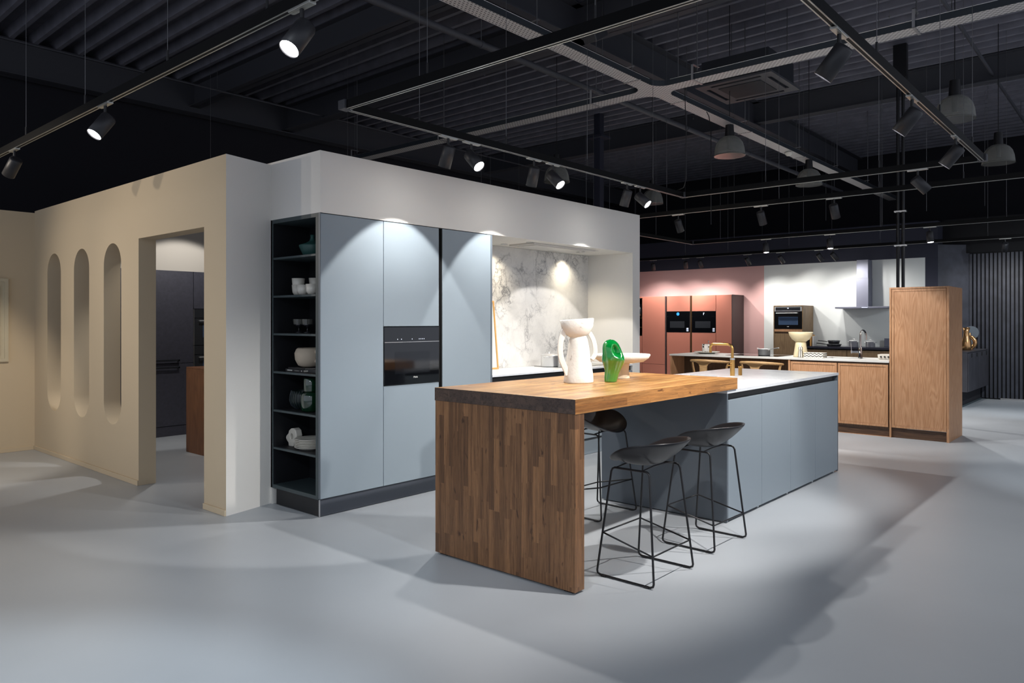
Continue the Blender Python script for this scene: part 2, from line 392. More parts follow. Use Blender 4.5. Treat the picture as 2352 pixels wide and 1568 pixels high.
# ------------------------------------------------------------------ mesh builder
class MB:
    def __init__(s): s.v = []; s.f = []; s.mi = []; s.smooth = []
    def add(s, vs, fs, mi=0, smooth=False):
        o = len(s.v); s.v += [Vector(p) for p in vs]
        for f in fs: s.f.append(tuple(o + i for i in f)); s.mi.append(mi); s.smooth.append(smooth)
        return s
    def box(s, x0, x1, y0, y1, z0, z1, bev=0.0, mi=0, T=None):
        if x0 > x1: x0, x1 = x1, x0
        if y0 > y1: y0, y1 = y1, y0
        if z0 > z1: z0, z1 = z1, z0
        if bev and bev * 2.05 < min(x1 - x0, y1 - y0, z1 - z0):
            bm = bmesh.new(); bmesh.ops.create_cube(bm, size=1)
            for v in bm.verts: v.co = Vector(((x0 + x1) / 2 + v.co.x * (x1 - x0), (y0 + y1) / 2 + v.co.y * (y1 - y0), (z0 + z1) / 2 + v.co.z * (z1 - z0)))
            bmesh.ops.bevel(bm, geom=bm.edges[:], offset=bev, segments=2, affect='EDGES', profile=.5)
            bm.verts.ensure_lookup_table(); bm.verts.index_update()
            vs = [v.co.copy() for v in bm.verts]; fs = [[v.index for v in f.verts] for f in bm.faces]; bm.free()
        else:
            vs = [Vector((x, y, z)) for x in (x0, x1) for y in (y0, y1) for z in (z0, z1)]
            fs = [(0, 1, 3, 2), (4, 6, 7, 5), (0, 4, 5, 1), (2, 3, 7, 6), (0, 2, 6, 4), (1, 5, 7, 3)]
        if T is not None: vs = [T @ v for v in vs]
        return s.add(vs, fs, mi)
    def cyl(s, p0, p1, r0, r1=None, n=24, caps=True, mi=0, smooth=True):
        r1 = r0 if r1 is None else r1
        p0 = Vector(p0); p1 = Vector(p1); d = (p1 - p0).normalized()
        a = d.orthogonal().normalized(); b = d.cross(a)
        vs = []
        for p, r in ((p0, r0), (p1, r1)):
            for i in range(n):
                t = 2 * math.pi * i / n; vs.append(p + (a * math.cos(t) + b * math.sin(t)) * r)
        s.add(vs, [(i, (i + 1) % n, n + (i + 1) % n, n + i) for i in range(n)], mi, smooth)
        if caps:
            s.add(vs[:n], [tuple(reversed(range(n)))], mi); s.add(vs[n:], [tuple(range(n))], mi)
        return s
    def tube(s, pts, r, n=8, closed=False, mi=0, flat=None):
        """swept tube; flat=(w,h) gives a rectangular section instead"""
        P = [Vector(p) for p in pts]; m = len(P); rings = []
        up = None
        for i, p in enumerate(P):
            if closed: d = P[(i + 1) % m] - P[i - 1]
            elif i == 0: d = P[1] - P[0]
            elif i == m - 1: d = P[-1] - P[-2]
            else: d = (P[i + 1] - p).normalized() + (p - P[i - 1]).normalized()
            d.normalize()
            if up is None: up = d.orthogonal().normalized() if flat is None or len(flat) < 3 else Vector(flat[2])
            a = (up - d * up.dot(d)).normalized(); up = a; b = d.cross(a)
            rr = r[i] if isinstance(r, (list, tuple)) else r
            ring = []
            if flat:
                for (u, w_) in ((-1, -1), (1, -1), (1, 1), (-1, 1)): ring.append(p + a * u * flat[0] / 2 + b * w_ * flat[1] / 2)
            else:
                for k in range(n):
                    t = 2 * math.pi * k / n; ring.append(p + (a * math.cos(t) + b * math.sin(t)) * rr)
            rings.append(ring)
        nn = len(rings[0]); vs = [v for rg in rings for v in rg]; fs = []
        for i in range(m if closed else m - 1):
            j = (i + 1) % m
            for k in range(nn): fs.append((i * nn + k, i * nn + (k + 1) % nn, j * nn + (k + 1) % nn, j * nn + k))
        s.add(vs, fs, mi, flat is None)
        if not closed:
            s.add(rings[0], [tuple(reversed(range(nn)))], mi); s.add(rings[-1], [tuple(range(nn))], mi)
        return s
    def lathe(s, prof, c=(0, 0, 0), n=40, mi=0, sx=1, sy=1, smooth=True, fn=None):
        c = Vector(c); vs = []
        for r, z in prof:
            for i in range(n):
                t = 2 * math.pi * i / n
                rr = r if fn is None else fn(r, z, t)
                vs.append(c + Vector((rr * math.cos(t) * sx, rr * math.sin(t) * sy, z)))
        m = len(prof); fs = [(j * n + i, j * n + (i + 1) % n, (j + 1) * n + (i + 1) % n, (j + 1) * n + i) for j in range(m - 1) for i in range(n)]
        s.add(vs, fs, mi, smooth)
        if prof[0][0] > 1e-4: s.add(vs[:n], [tuple(reversed(range(n)))], mi)
        if prof[-1][0] > 1e-4: s.add(vs[-n:], [tuple(range(n))], mi)
        return s
    def prism(s, outer, a, b, f, holes=(), mi=0, smooth_holes=False):
        """2D outline (with holes) extruded between a and b; f(u,v,w) -> xyz"""
        loops = [list(outer)] + [list(h) for h in holes]
        flat = [p for l in loops for p in l]
        tris = tessellate_polygon([[Vector((p[0], p[1], 0)) for p in l] for l in loops])
        n = len(flat)
        vs = [f(p[0], p[1], a) for p in flat] + [f(p[0], p[1], b) for p in flat]
        fs = [tuple(t) for t in tris] + [tuple(n + i for i in reversed(t)) for t in tris]
        s.add(vs, fs, mi)
        o = 0
        for li, l in enumerate(loops):
            m = len(l)
            s.add([f(p[0], p[1], a) for p in l] + [f(p[0], p[1], b) for p in l], [(i, (i + 1) % m, m + (i + 1) % m, m + i) for i in range(m)], mi, li > 0 and smooth_holes)
        return s
    def ball(s, c, r, n=20, m=12, mi=0):
        rx, ry, rz = r if isinstance(r, (tuple, list)) else (r, r, r)
        prof = [(math.sin(math.pi * j / m), -math.cos(math.pi * j / m)) for j in range(m + 1)]
        prof[0] = (1e-5, -1); prof[-1] = (1e-5, 1)
        c = Vector(c); vs = []
        for q, z in prof:
            for i in range(n):
                t = 2 * math.pi * i / n; vs.append(c + Vector((q * math.cos(t) * rx, q * math.sin(t) * ry, z * rz)))
        return s.add(vs, [(j * n + i, j * n + (i + 1) % n, (j + 1) * n + (i + 1) % n, (j + 1) * n + i) for j in range(m) for i in range(n)], mi, True)
    def mesh(s, name, mats, off=Vector((0, 0, 0)), weld=True):
        me = bpy.data.meshes.new(name)
        me.from_pydata([tuple(v - off) for v in s.v], [], s.f)
        if not isinstance(mats, (list, tuple)): mats = [mats]
        for m in mats: me.materials.append(m)
        for p, mi, sm in zip(me.polygons, s.mi, s.smooth): p.material_index = mi; p.use_smooth = sm
        bm = bmesh.new(); bm.from_mesh(me)
        if weld: bmesh.ops.remove_doubles(bm, verts=bm.verts[:], dist=1e-6)
        bmesh.ops.recalc_face_normals(bm, faces=bm.faces[:])
        for e in bm.edges:
            if any(not f.smooth for f in e.link_faces) and any(f.smooth for f in e.link_faces): e.smooth = False
        bm.to_mesh(me); bm.free(); me.update()
        return me
    def build(s, name, mats, parent=None, label=None, local=False, origin=None):
        off = Vector((0, 0, 0))
        if not local:
            if parent is not None:
                q = parent; 
                while q is not None: off += q.location; q = q.parent
            elif origin is not None: off = Vector(origin)
        o = bpy.data.objects.new(name, s.mesh(name, mats, off)); COL.objects.link(o)
        if parent is not None: o.parent = parent
        elif not local: o.location = off
        if label: o['label'] = label
        return o

def thing(name, label, cat, loc=(0, 0, 0), rz=0.0, group=None):
    o = bpy.data.objects.new(name, None); COL.objects.link(o); o.empty_display_size = .1
    o.location = loc; o.rotation_euler = (0, 0, rz); o['label'] = label; o['category'] = cat
    if group: o['group'] = group
    return o
def tag(o, label, cat, group=None, kind=None):
    o['label'] = label; o['category'] = cat
    if group: o['group'] = group
    if kind: o['kind'] = kind
    return o
def struct(name, mb, mats, label=None):
    o = mb.build(name, mats); o['kind'] = 'structure'
    if label: o['label'] = label
    return o
def copy_tree(o, parent=None):
    c = o.copy(); COL.objects.link(c); c.parent = parent
    for ch in list(o.children): copy_tree(ch, c)
    return c
def text_mesh(body, size, mat, name, parent, T, depth=.0008):
    cu = bpy.data.curves.new('t', 'FONT'); cu.body = body; cu.size = size; cu.align_x = 'CENTER'; cu.extrude = depth
    t = bpy.data.objects.new('t', cu); COL.objects.link(t)
    dg = bpy.context.evaluated_depsgraph_get(); me = bpy.data.meshes.new_from_object(t.evaluated_get(dg))
    bpy.data.objects.remove(t); bpy.data.curves.remove(cu)
    me.transform(T); me.materials.clear(); me.materials.append(mat)
    o = bpy.data.objects.new(name, me); COL.objects.link(o); o.parent = parent
    return o
FACE_NY = Matrix.Rotation(R(90), 4, 'X')            # text readable from -Y
FACE_NX = Matrix.Rotation(R(-90), 4, 'Z') @ Matrix.Rotation(R(90), 4, 'X')  # text readable from -X

# ------------------------------------------------------------------ the setting
CEIL = 5.5
struct('floor', MB().box(-4, 20, -4, 13, -.1, 0), M['floor'], 'pale blue grey poured resin floor')
# trapezoidal steel deck, ribs along Y
mb = MB(); pts = []; x = -4.0
while x < 19.9:
    pts += [(x, CEIL), (x + .06, CEIL), (x + .09, CEIL + .14), (x + .27, CEIL + .14)]; x += .30
pts.append((x, CEIL))
top = [(p[0], CEIL + .2) for p in (pts[-1], pts[0])]
n = len(pts); vs = [(p[0], -4, p[1]) for p in pts] + [(p[0], 13, p[1]) for p in pts]
mb.add(vs, [(i, i + 1, n + i + 1, n + i) for i in range(n - 1)])
mb.box(-4, 20, -4, 13, CEIL + .2, CEIL + .24)
struct('ceiling', mb, M['black'], 'black corrugated steel roof deck')
struct('wall_hall_left', MB().box(-4, 20, 12.75, 12.95, 0, CEIL + .2), M['blackwall'], 'black hall wall on the left')
struct('wall_hall_back', MB().box(19.6, 19.8, -4, 12.95, 0, CEIL + .2), M['blackwall'], 'black hall wall at the far end')

def capsule(cy, z0, z1, wdt, n=28):
    r = wdt / 2; pts = []
    for i in range(n + 1): t = math.pi * i / n; pts.append((cy + r * math.cos(t), z1 - r + r * math.sin(t)))
    for i in range(n + 1): t = math.pi + math.pi * i / n; pts.append((cy + r * math.cos(t), z0 + r + r * math.sin(t)))
    return pts
WX0, WX1 = 2.729, 2.879; WH = 2.695
mb = MB()
outer = [(5.563, 0), (5.563, WH), (9.58, WH), (9.58, 0), (6.77, 0), (6.77, 2.18), (5.563 + 1e-4, 2.18)]
outer = [(5.56, 2.18), (5.56, WH), (9.58, WH), (9.58, 0), (6.77, 0), (6.77, 2.18)]
mb.prism(outer, WX0, WX1, lambda u, v, w_: (w_, u, v), [capsule(8.943, .487, 2.178, .422), capsule(8.141, .487, 2.178, .416), capsule(7.356, .487, 2.178, .412)], smooth_holes=True)
struct('wall_left', mb, M['wall_warm'], 'beige partition wall with three upright capsule shaped openings and a doorway')
mb = MB(); pl = [(2.729, 5.217), (3.157, 5.323), (3.157, 5.43), (2.879, 5.43), (2.879, 5.56), (2.729, 5.56)]
mb.prism(pl, 0, WH, lambda u, v, w_: (u, v, w_), mi=0)
o = struct('wall_return', mb, [M['wall'], M['wall_warm']], 'narrow light grey wall end beside the doorway')
for p in o.data.polygons:
    c = p.center
    if c.x < 2.74 and abs(p.normal.x) > .9: p.material_index = 1  # left and doorway faces get the beige tone, the rest stays off-white
    if c.y > 5.55 and abs(p.normal.y) > .9: p.material_index = 1
struct('wall_niche_header', MB().box(3.157, 7.606, 4.644, 5.43, 2.252, 2.71), M['wall'], 'off-white kitchen header above the blue cabinets and niche')
struct('wall_niche_back', MB().box(3.157, 7.606, 5.30, 5.43, 0, 2.252), M['wall'], 'off-white wall behind the kitchen')
struct('wall_niche_right', MB().box(7.45, 7.606, 4.644, 5.30, 0, 2.252), M['wall'], 'off-white side wall closing the niche on the right')
struct('wall_picture', MB().box(-4, 2.729, 9.58, 9.72, 0, 2.675), M['wall_warm'], 'beige end wall carrying the framed relief')
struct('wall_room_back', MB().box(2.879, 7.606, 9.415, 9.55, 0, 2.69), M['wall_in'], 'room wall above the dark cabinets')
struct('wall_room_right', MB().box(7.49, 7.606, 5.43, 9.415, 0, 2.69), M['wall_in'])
# low skirting strips
struct('baseboard_left', MB().box(2.717, 2.729, 6.77, 9.57, 0, .045, .003).box(2.717, 2.729, 5.217, 5.56, 0, .045, .003), M['wall_warm'])
struct('baseboard_picture', MB().box(-4, 2.717, 9.568, 9.58, 0, .045, .003), M['wall_warm'])
# showroom partitions far behind
struct('wall_pink', MB().box(15.8, 15.95, 6.503, 11.5, 0, 2.666), M['pinkwall'], 'dusky pink partition wall')
struct('wall_white', MB().box(15.8, 15.95, 3.356, 6.503, 0, 2.668), M['whitewall'], 'pale grey partition wall behind the extractor hood')
struct('wall_bulkhead', MB().box(15.78, 16.5, 3.14, 12.7, 2.668, 3.35).box(15.80, 16.0, 3.14, 3.354, 0, 2.668), M['bulkhead'], 'dark bulkhead above the partition walls')
mb = MB(); mb.prism([(15.8, 3.14), (16.25, 2.70), (16.4, 2.8), (15.95, 3.3)], 0, 2.9, lambda u, v, w_: (u, v, w_))
struct('wall_corner', mb, M['slat'], 'dark slanted wall piece beside the slatted wall')
mb = MB(); mb.box(16.27, 16.4, -3.5, 2.72, 0, 2.74, mi=1)
y = 2.70
while y > -3.45: mb.box(16.23, 16.27, y - .042, y, 0.02, 2.72); y -= .066
mb.box(16.2, 16.6, -3.5, 3.14, 2.74, 3.4, mi=1)
struct('wall_slatted', mb, [M['slat'], M['slatgap']], 'charcoal wall of vertical slats')
struct('baseboard_slatted', MB().box(16.20, 16.228, -3.5, 2.2, 0, .03), M['alu'])

# roof steelwork
def beam(x0, x1, y0, y1, z0, z1, along, label):
    mb = MB()
    if along == 'x':
        mb.box(x0, x1, y0, y1, z0, z0 + .012).box(x0, x1, y0, y1, z1 - .012, z1).box(x0, x1, (y0 + y1) / 2 - .006, (y0 + y1) / 2 + .006, z0, z1)
    else:
        mb.box(x0, x1, y0, y1, z0, z0 + .012).box(x0, x1, y0, y1, z1 - .012, z1).box((x0 + x1) / 2 - .006, (x0 + x1) / 2 + .006, y0, y1, z0, z1)
    return tag(mb.build('steel_beam', M['beam'], origin=((x0 + x1) / 2, (y0 + y1) / 2, z0)), label, 'beam')
beam(7.62, 7.86, -4, 12.75, 5.05, 5.5, 'y', 'grey steel roof beam crossing overhead just behind the lit cable tray')
beam(5.85, 6.05, -4, 12.75, 5.12, 5.5, 'y', 'nearest grey steel roof beam running across the ribs to the left wall')
beam(-4, 19.6, 5.55, 5.8, 5.05, 5.5, 'x', 'long dark steel roof beam running away above the cable tray')
beam(-4, 19.6, 12.35, 12.6, 5.0, 5.5, 'x', 'dark steel edge beam along the top of the left hall wall')
beam(13.2, 13.4, -4, 12.75, 5.1, 5.5, 'y', 'far steel roof beam beyond the air conditioning cassette')
# steel column carrying the far roof beam
t = thing('steel_column', 'black square steel column behind the kitchen block reaching the roof', 'column', (12.0, 8.25, 0))
MB().box(11.93, 12.07, 8.18, 8.32, 0.01, 5.5, .004).build('post', M['bulkhead'], t)
MB().box(11.83, 12.17, 8.08, 8.42, 5.02, 5.06).build('cap_plate', M['bulkhead'], t)
MB().box(11.83, 12.17, 8.08, 8.42, 0, .012).build('base_plate', M['bulkhead'], t)
# steel column / black pipes standing in front of the oak cabinet
t = thing('riser_pipes', 'pair of thin black riser pipes dropping from the roof behind the tall oak cabinet', 'pipes', (11.9, 2.85, 0))
for dy in (-.035, .035): MB().cyl((11.9, 2.85 + dy, 0), (11.9, 2.85 + dy, 5.0), .022, n=12).build('pipe', M['blackmetal'], t)
for z in (2.55, 3.05, 3.7): MB().box(11.87, 11.93, 2.77, 2.93, z, z + .02).build('clamp', M['alu'], t)
MB().box(11.85, 11.95, 2.76, 2.94, 5.0, 5.5, .004).build('junction_box', M['blackmetal'], t)

# heating pipe along X
def long_pipe(y, z, r, x0, x1, label, step=2.2):
    t = thing('ceiling_pipe', label, 'pipe', (x0, y, z))
    MB().cyl((x0, y, z), (x1, y, z), r, n=16).build('pipe', M['beam'], t)
    x = x0 + 1.3
    while x < x1:
        MB().cyl((x, y, z), (x + .025, y, z), r + .006, n=16).build('pipe_clamp', M['beam'], t)
        MB().cyl((x + .012, y, z + r), (x + .012, y, CEIL), .005, n=6).build('hanger_rod', M['wire'], t)
        x += step
long_pipe(5.25, 4.3, .035, 2.0, 17.0, 'dark round ceiling pipe running diagonally under the ribs beside the cable tray')
long_pipe(11.2, 5.1, .016, 1.0, 17.0, 'thin dark conduit high on the left under the roof deck', 3.4)
long_pipe(1.9, 5.2, .022, 6.0, 18.0, 'thin dark pipe under the roof deck above the right-hand dome lamps', 3.0)

# ------------------------------------------------------------------ cable tray (cross shaped, galvanised)
TZ = 4.0
t = thing('cable_tray', 'galvanised perforated cable tray crossing itself under the black roof', 'cable tray', (7.2, 4.21, TZ))
ax0, ax1, ay0, ay1 = 2.0, 17.0, 4.13, 4.30
bx0, bx1, by0, by1 = 7.12, 7.31, -1.5, 10.5
def tray_run(axis, a, b, label):
    p = MB(); q = MB(); r_ = MB()
    if axis == 'x':
        p.box(a, b, ay0, ay1, TZ, TZ + .003)
        q.box(a, b, ay0 - .002, ay0, TZ, TZ + .06).box(a, b, ay1, ay1 + .002, TZ, TZ + .06)
        r_.cyl((a, ay0, TZ + .062), (b, ay0, TZ + .062), .004, n=6).cyl((a, ay1, TZ + .062), (b, ay1, TZ + .062), .004, n=6)
        g = M['galvx']
    else:
        p.box(bx0, bx1, a, b, TZ, TZ + .003)
        q.box(bx0 - .002, bx0, a, b, TZ, TZ + .06).box(bx1, bx1 + .002, a, b, TZ, TZ + .06)
        r_.cyl((bx0, a, TZ + .062), (bx0, b, TZ + .062), .004, n=6).cyl((bx1, a, TZ + .062), (bx1, b, TZ + .062), .004, n=6)
        g = M['galvy']
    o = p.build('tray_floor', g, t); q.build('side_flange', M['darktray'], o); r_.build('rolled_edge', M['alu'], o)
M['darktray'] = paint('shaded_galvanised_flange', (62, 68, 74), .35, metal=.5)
tray_run('x', ax0, bx0 - .16, ''); tray_run('x', bx1 + .16, ax1, '')
tray_run('y', by0, ay0 - .16, ''); tray_run('y', ay1 + .16, by1, '')
# crossing piece with four curved corners
def arc(cx, cy, r, a0, a1, n=8): return [(cx + r * math.cos(R(a0 + (a1 - a0) * i / n)), cy + r * math.sin(R(a0 + (a1 - a0) * i / n))) for i in range(n + 1)]
rr = .16
outl = arc(bx1 + rr, ay1 + rr, rr, 270, 180) + arc(bx0 - rr, ay1 + rr, rr, 0, -90) + arc(bx0 - rr, ay0 - rr, rr, 90, 0) + arc(bx1 + rr, ay0 - rr, rr, 180, 90)
cr = MB().prism(outl, TZ, TZ + .003, lambda u, v, w_: (u, v, w_)).build('tray_crossing', M['galvx'], t)
for (cx, cy, a0, a1) in ((bx1 + rr, ay1 + rr, 270, 180), (bx0 - rr, ay1 + rr, 0, -90), (bx0 - rr, ay0 - rr, 90, 0), (bx1 + rr, ay0 - rr, 180, 90)):
    MB().tube([(p[0], p[1], TZ + .03) for p in arc(cx, cy, rr, a0, a1)], 0, flat=(.06, .003, (0, 0, 1))).build('curved_flange', M['darktray'], cr)
def tray_bracket(x, y, axis):
    o = MB()
    if axis == 'x':
        o.box(x - .012, x + .012, ay0 - .02, ay1 + .02, TZ - .006, TZ - .002)
        o.box(x - .012, x + .012, ay1 + .012, ay1 + .018, TZ - .006, TZ + .16).box(x - .012, x + .012, ay0 + .06, ay1 + .018, TZ + .155, TZ + .16)
        rod = MB().cyl((x, (ay0 + ay1) / 2, TZ + .12), (x, (ay0 + ay1) / 2, CEIL), .006, n=8)
    else:
        o.box(bx0 - .02, bx1 + .02, y - .012, y + .012, TZ - .006, TZ - .002)
        o.box(bx0 - .018, bx0 - .012, y - .012, y + .012, TZ - .006, TZ + .16).box(bx0 - .018, bx1 - .06, y - .012, y + .012, TZ + .155, TZ + .16)
        rod = MB().cyl(((bx0 + bx1) / 2, y, TZ + .12), ((bx0 + bx1) / 2, y, CEIL), .006, n=8)
    b_ = o.build('support_bracket', M['galvplain'], t); rod.build('threaded_rod', M['wire'], b_)
for x in (3.6, 5.15, 6.75, 7.75, 9.6, 11.6, 13.4, 15.2): tray_bracket(x, 0, 'x')
for y in (-.3, 1.6, 3.7, 5.0, 7.6, 9.6): tray_bracket(0, y, 'y')

# ceiling cassette
t = thing('air_conditioning_cassette', 'square grey air conditioning cassette hanging under the black roof', 'air conditioner', (9.2, 4.0, 4.45))
fr = MB().prism([(8.72, 3.50), (9.66, 3.50), (9.66, 4.50), (8.72, 4.50)], 4.45, 4.475, lambda u, v, w_: (u, v, w_),
    [[(8.79, 3.67), (8.84, 3.67), (8.84, 4.33), (8.79, 4.33)], [(9.54, 3.67), (9.59, 3.67), (9.59, 4.33), (9.54, 4.33)], [(8.90, 3.57), (9.48, 3.57), (9.48, 3.62), (8.90, 3.62)], [(8.90, 4.38), (9.48, 4.38), (9.48, 4.43), (8.90, 4.43)]]).build('frame', M['ac'], t)
MB().box(8.93, 9.45, 3.72, 4.28, 4.442, 4.452, .003).build('grille', M['acdark'], t)
MB().box(8.78, 9.60, 3.56, 4.44, 4.476, 4.78).build('housing', M['acdark'], t)
for x, y in ((8.84, 3.62), (9.54, 3.62), (8.84, 4.38), (9.54, 4.38)): MB().cyl((x, y, 4.78), (x, y, CEIL), .006, n=8).build('hanger_rod', M['wire'], t)

# ------------------------------------------------------------------ light tracks
RZ = 2.85; RH = .055
def rail_seg(mb, mg, p, q, w_=.036):
    x0, y0 = p; x1, y1 = q
    if abs(x0 - x1) > abs(y0 - y1):
        mb.box(x0, x1, y0 - w_ / 2, y0 + w_ / 2, RZ, RZ + RH)
        for s_ in (-1, 1): mg.box(x0, x1, y0 + s_ * .012 - .0035, y0 + s_ * .012 + .0035, RZ - .002, RZ + .001)
    else:
        mb.box(x0 - w_ / 2, x0 + w_ / 2, y0, y1, RZ, RZ + RH)
        for s_ in (-1, 1): mg.box(x0 + s_ * .012 - .0035, x0 + s_ * .012 + .0035, y0, y1, RZ - .002, RZ + .001)
def track(label, path, wires, closed=False):
    t = thing('light_track', label, 'light track', (path[0][0], path[0][1], RZ))
    P = path + ([path[0]] if closed else [])
    for a, b in zip(P[:-1], P[1:]):
        m1, m2 = MB(), MB(); rail_seg(m1, m2, a, b); o = m1.build('rail', M['track'], t); m2.build('conductor_strip', M['trackalu'], o)
    for a in (path if closed else path[1:-1]):
        MB().box(a[0] - .035, a[0] + .035, a[1] - .035, a[1] + .035, RZ - .003, RZ + RH + .003, .003).build('corner_connector', M['ac'], t)
    for (x, y) in wires:
        o = MB().cyl((x, y, RZ + RH), (x, y, CEIL + .09), .0022, n=6).build('suspension_wire', M['wire'], t)
        MB().cyl((x, y, RZ + RH), (x, y, RZ + RH + .07), .007, n=8).build('wire_grip', M['blackmetal'], o)
    return t
track('black rectangular light track loop hanging over the kitchen island', [(2.95, 1.16), (2.95, 4.05), (7.57, 4.05), (7.57, 1.16)],
      [(2.95, 2.05), (2.95, 3.25), (3.6, 4.05), (4.55, 4.05), (5.7, 4.05), (6.9, 4.05), (7.57, 3.1), (7.57, 2.0), (4.35, 1.16), (5.9, 1.16), (7.1, 1.16)], True)
track('straight black light track on the left leading towards the beige wall', [(1.85, .5), (1.85, 9.0)], [(1.85, 3.15), (1.85, 4.2), (1.85, 5.45), (1.85, 6.7), (1.85, 8.1)])
track('black light track in front of the oak kitchen counter', [(8.7, -1.5), (8.7, 7.5)], [(8.7, -.2), (8.7, 1.5), (8.7, 2.3), (8.7, 3.4), (8.7, 4.9), (8.7, 6.2)])
track('far black light track with an angled corner between counter and pink cabinets', [(8.9, 6.4), (12.3, 6.4), (12.3, -1.5)], [(9.6, 6.4), (11.0, 6.4), (12.3, 5.6), (12.3, 4.4), (12.3, 3.2), (12.3, 1.6), (12.3, .2)])
track('farthest light track in front of the pink and white walls', [(14.85, 10.0), (14.85, -1.5)], [(14.85, 9.2), (14.85, 7.9), (14.85, 6.9), (14.85, 5.6), (14.85, 3.9), (14.85, 2.2), (14.85, .8)])

# track spotlight parts, shared meshes
me_ad = {}
for ax in 'xy':
    b_ = MB(); L = .085
    if ax == 'x': b_.box(-L, L, -.018, .018, -.012, 0, .002).box(-L, L, -.010, .010, -.014, -.0121)
    else: b_.box(-.018, .018, -L, L, -.012, 0, .002).box(-.010, .010, -L, L, -.014, -.0121)
    me_ad[ax] = b_.mesh('adapter', M['trackalu'])
me_stem = MB().cyl((0, 0, -.012), (0, 0, -.075), .010, n=12).box(-.014, .014, -.014, .014, -.095, -.06, .003).mesh('stem', M['blackmetal'])
me_house = MB().lathe([(.030, .078), (.044, .072), (.0475, .062), (.0475, -.092), (.0445, -.092), (.0435, -.080)], n=32).mesh('housing', M['housing'])
me_lens = MB().lathe([(1e-5, -.083), (.043, -.083), (.043, -.081), (1e-5, -.081)], n=28).mesh('lens', M['lens'])
def spotlight(x, y, axis, d, power, angle, label, color=NEUT, blend=.25, group=None):
    t = thing('track_spotlight', label, 'spotlight', (x, y, RZ - .002), 0, group)
    for nm, me in (('adapter', me_ad[axis]), ('stem', me_stem)):
        o = bpy.data.objects.new(nm, me); COL.objects.link(o); o.parent = t
    h = bpy.data.objects.new('housing', me_house); COL.objects.link(h); h.parent = t
    h.rotation_mode = 'QUATERNION'; h.rotation_quaternion = aim_quat(d)
    dv = Vector(d).normalized(); h.location = Vector((0, 0, -.115)) + dv * .03
    o = bpy.data.objects.new('lens', me_lens); COL.objects.link(o); o.parent = h
    l = bpy.data.objects.new('spot_light', spot_data(power, angle, color, blend)); COL.objects.link(l); l.parent = h; l.location = (0, 0, -.094)
    return t
KIT = NEUT
# loop, long side by the kitchen wall
spotlight(3.89, 4.05, 'x', (-.02, .37, -1), 100, 76, 'first track spotlight from the left above the kitchen wall, aimed at the blue cabinets', NEUT, .08)
spotlight(4.14, 4.05, 'x', (.0, -1.0, -1), 128, 92, 'lit track spotlight above the table, leftmost of the three facing the camera', NEUT, .5)
spotlight(4.91, 4.05, 'x', (.12, .37, -1), 100, 76, 'track spotlight hanging straight in the middle of the long track, aimed at the wall', NEUT, .08)
spotlight(5.175, 4.05, 'x', (.0, -1.0, -1), 128, 92, 'lit track spotlight over the island with a clear dome lamp behind it', NEUT, .5)
spotlight(6.39, 4.05, 'x', (.05, .37, -1), 90, 76, 'track spotlight near the right end of the long track, aimed at the marble niche', NEUT, .08)
spotlight(6.64, 4.05, 'x', (.1, -1.1, -1), 128, 92, 'lit track spotlight tilted forward at the right end of the long track', NEUT, .5)
# loop, near side
spotlight(3.72, 1.16, 'x', (-.05, .82, -1), 230, 76, 'large track spotlight in the upper right in front of the cable tray', NEUT, .6)
spotlight(5.12, 1.16, 'x', (-.05, .82, -1), 230, 76, 'middle one of the three spotlights on the right track, aimed at the island', NEUT, .4)
spotlight(6.43, 1.16, 'x', (-.05, .82, -1), 150, 76, 'lowest spotlight on the right track, beside a clear dome lamp', NEUT, .4)
spotlight(7.57, 1.67, 'y', (.5, -.75, -.9), 110, 80, 'lit spotlight at the right corner of the track loop, glaring above the oak cabinet', COOL, .5)
# left track
spotlight(1.85, 2.86, 'y', (-.72, -.1, -1), 170, 86, 'biggest lit spotlight at the top of the picture on the left track', COOL, .5)
spotlight(1.85, 5.1, 'y', (-.72, -.1, -1), 90, 86, 'lit spotlight halfway along the left track above the beige wall', SOFTW, .5)
spotlight(1.85, 7.0, 'y', (-.25, .9, -1), 130, 74, 'spotlight at the left picture edge aimed at the framed relief', SOFTW, .4)
# counter track
for y, nm in ((4.73, 'left'), (3.62, 'middle'), (2.77, 'right')):
    spotlight(8.7, y, 'y', (.55, -.05, -1), 130, 80, nm + ' spotlight of the three unlit looking ones on the track before the oak counter', NEUT, .4)
# far corner track
for y, nm in ((5.03, 'leftmost'), (3.98, 'middle'), (2.55, 'rightmost')):
    spotlight(12.3, y, 'y', (-.12, -.1, -1), 170, 115, nm + ' glaring star-like lamp of the three on the far track', NEUT, .5)
# wall washing track
for i, (y, d, nm) in enumerate(((8.71, (.42, .2, -1), 'darkest far track spotlight right beside the kitchen block edge'), (7.89, (.42, .22, -1), 'far track spotlight leaning left above the pink wall, by the bent wire'),
        (7.54, (.42, -.05, -1), 'upright far track spotlight above the twin ovens'), (6.47, (.42, -.25, -1), 'far track spotlight above the right end of the pink wall'),
        (5.77, (.42, -.4, -1), 'far track spotlight just right of the first star-like lamp'), (5.01, (.42, -.45, -1), 'left spotlight of the pair beside the extractor chimney'),
        (4.74, (.4, -.6, -1), 'right spotlight of the pair beside the extractor chimney'), (1.95, (.6, .25, -1), 'faint far track spotlight before the slatted wall'))):
    spotlight(14.85, y, 'y', (d[0] * (1.35 if y > 6.2 else 1.7), d[1], d[2]), 120 if y > 6.2 else 62, 100, nm, NEUT, .8)

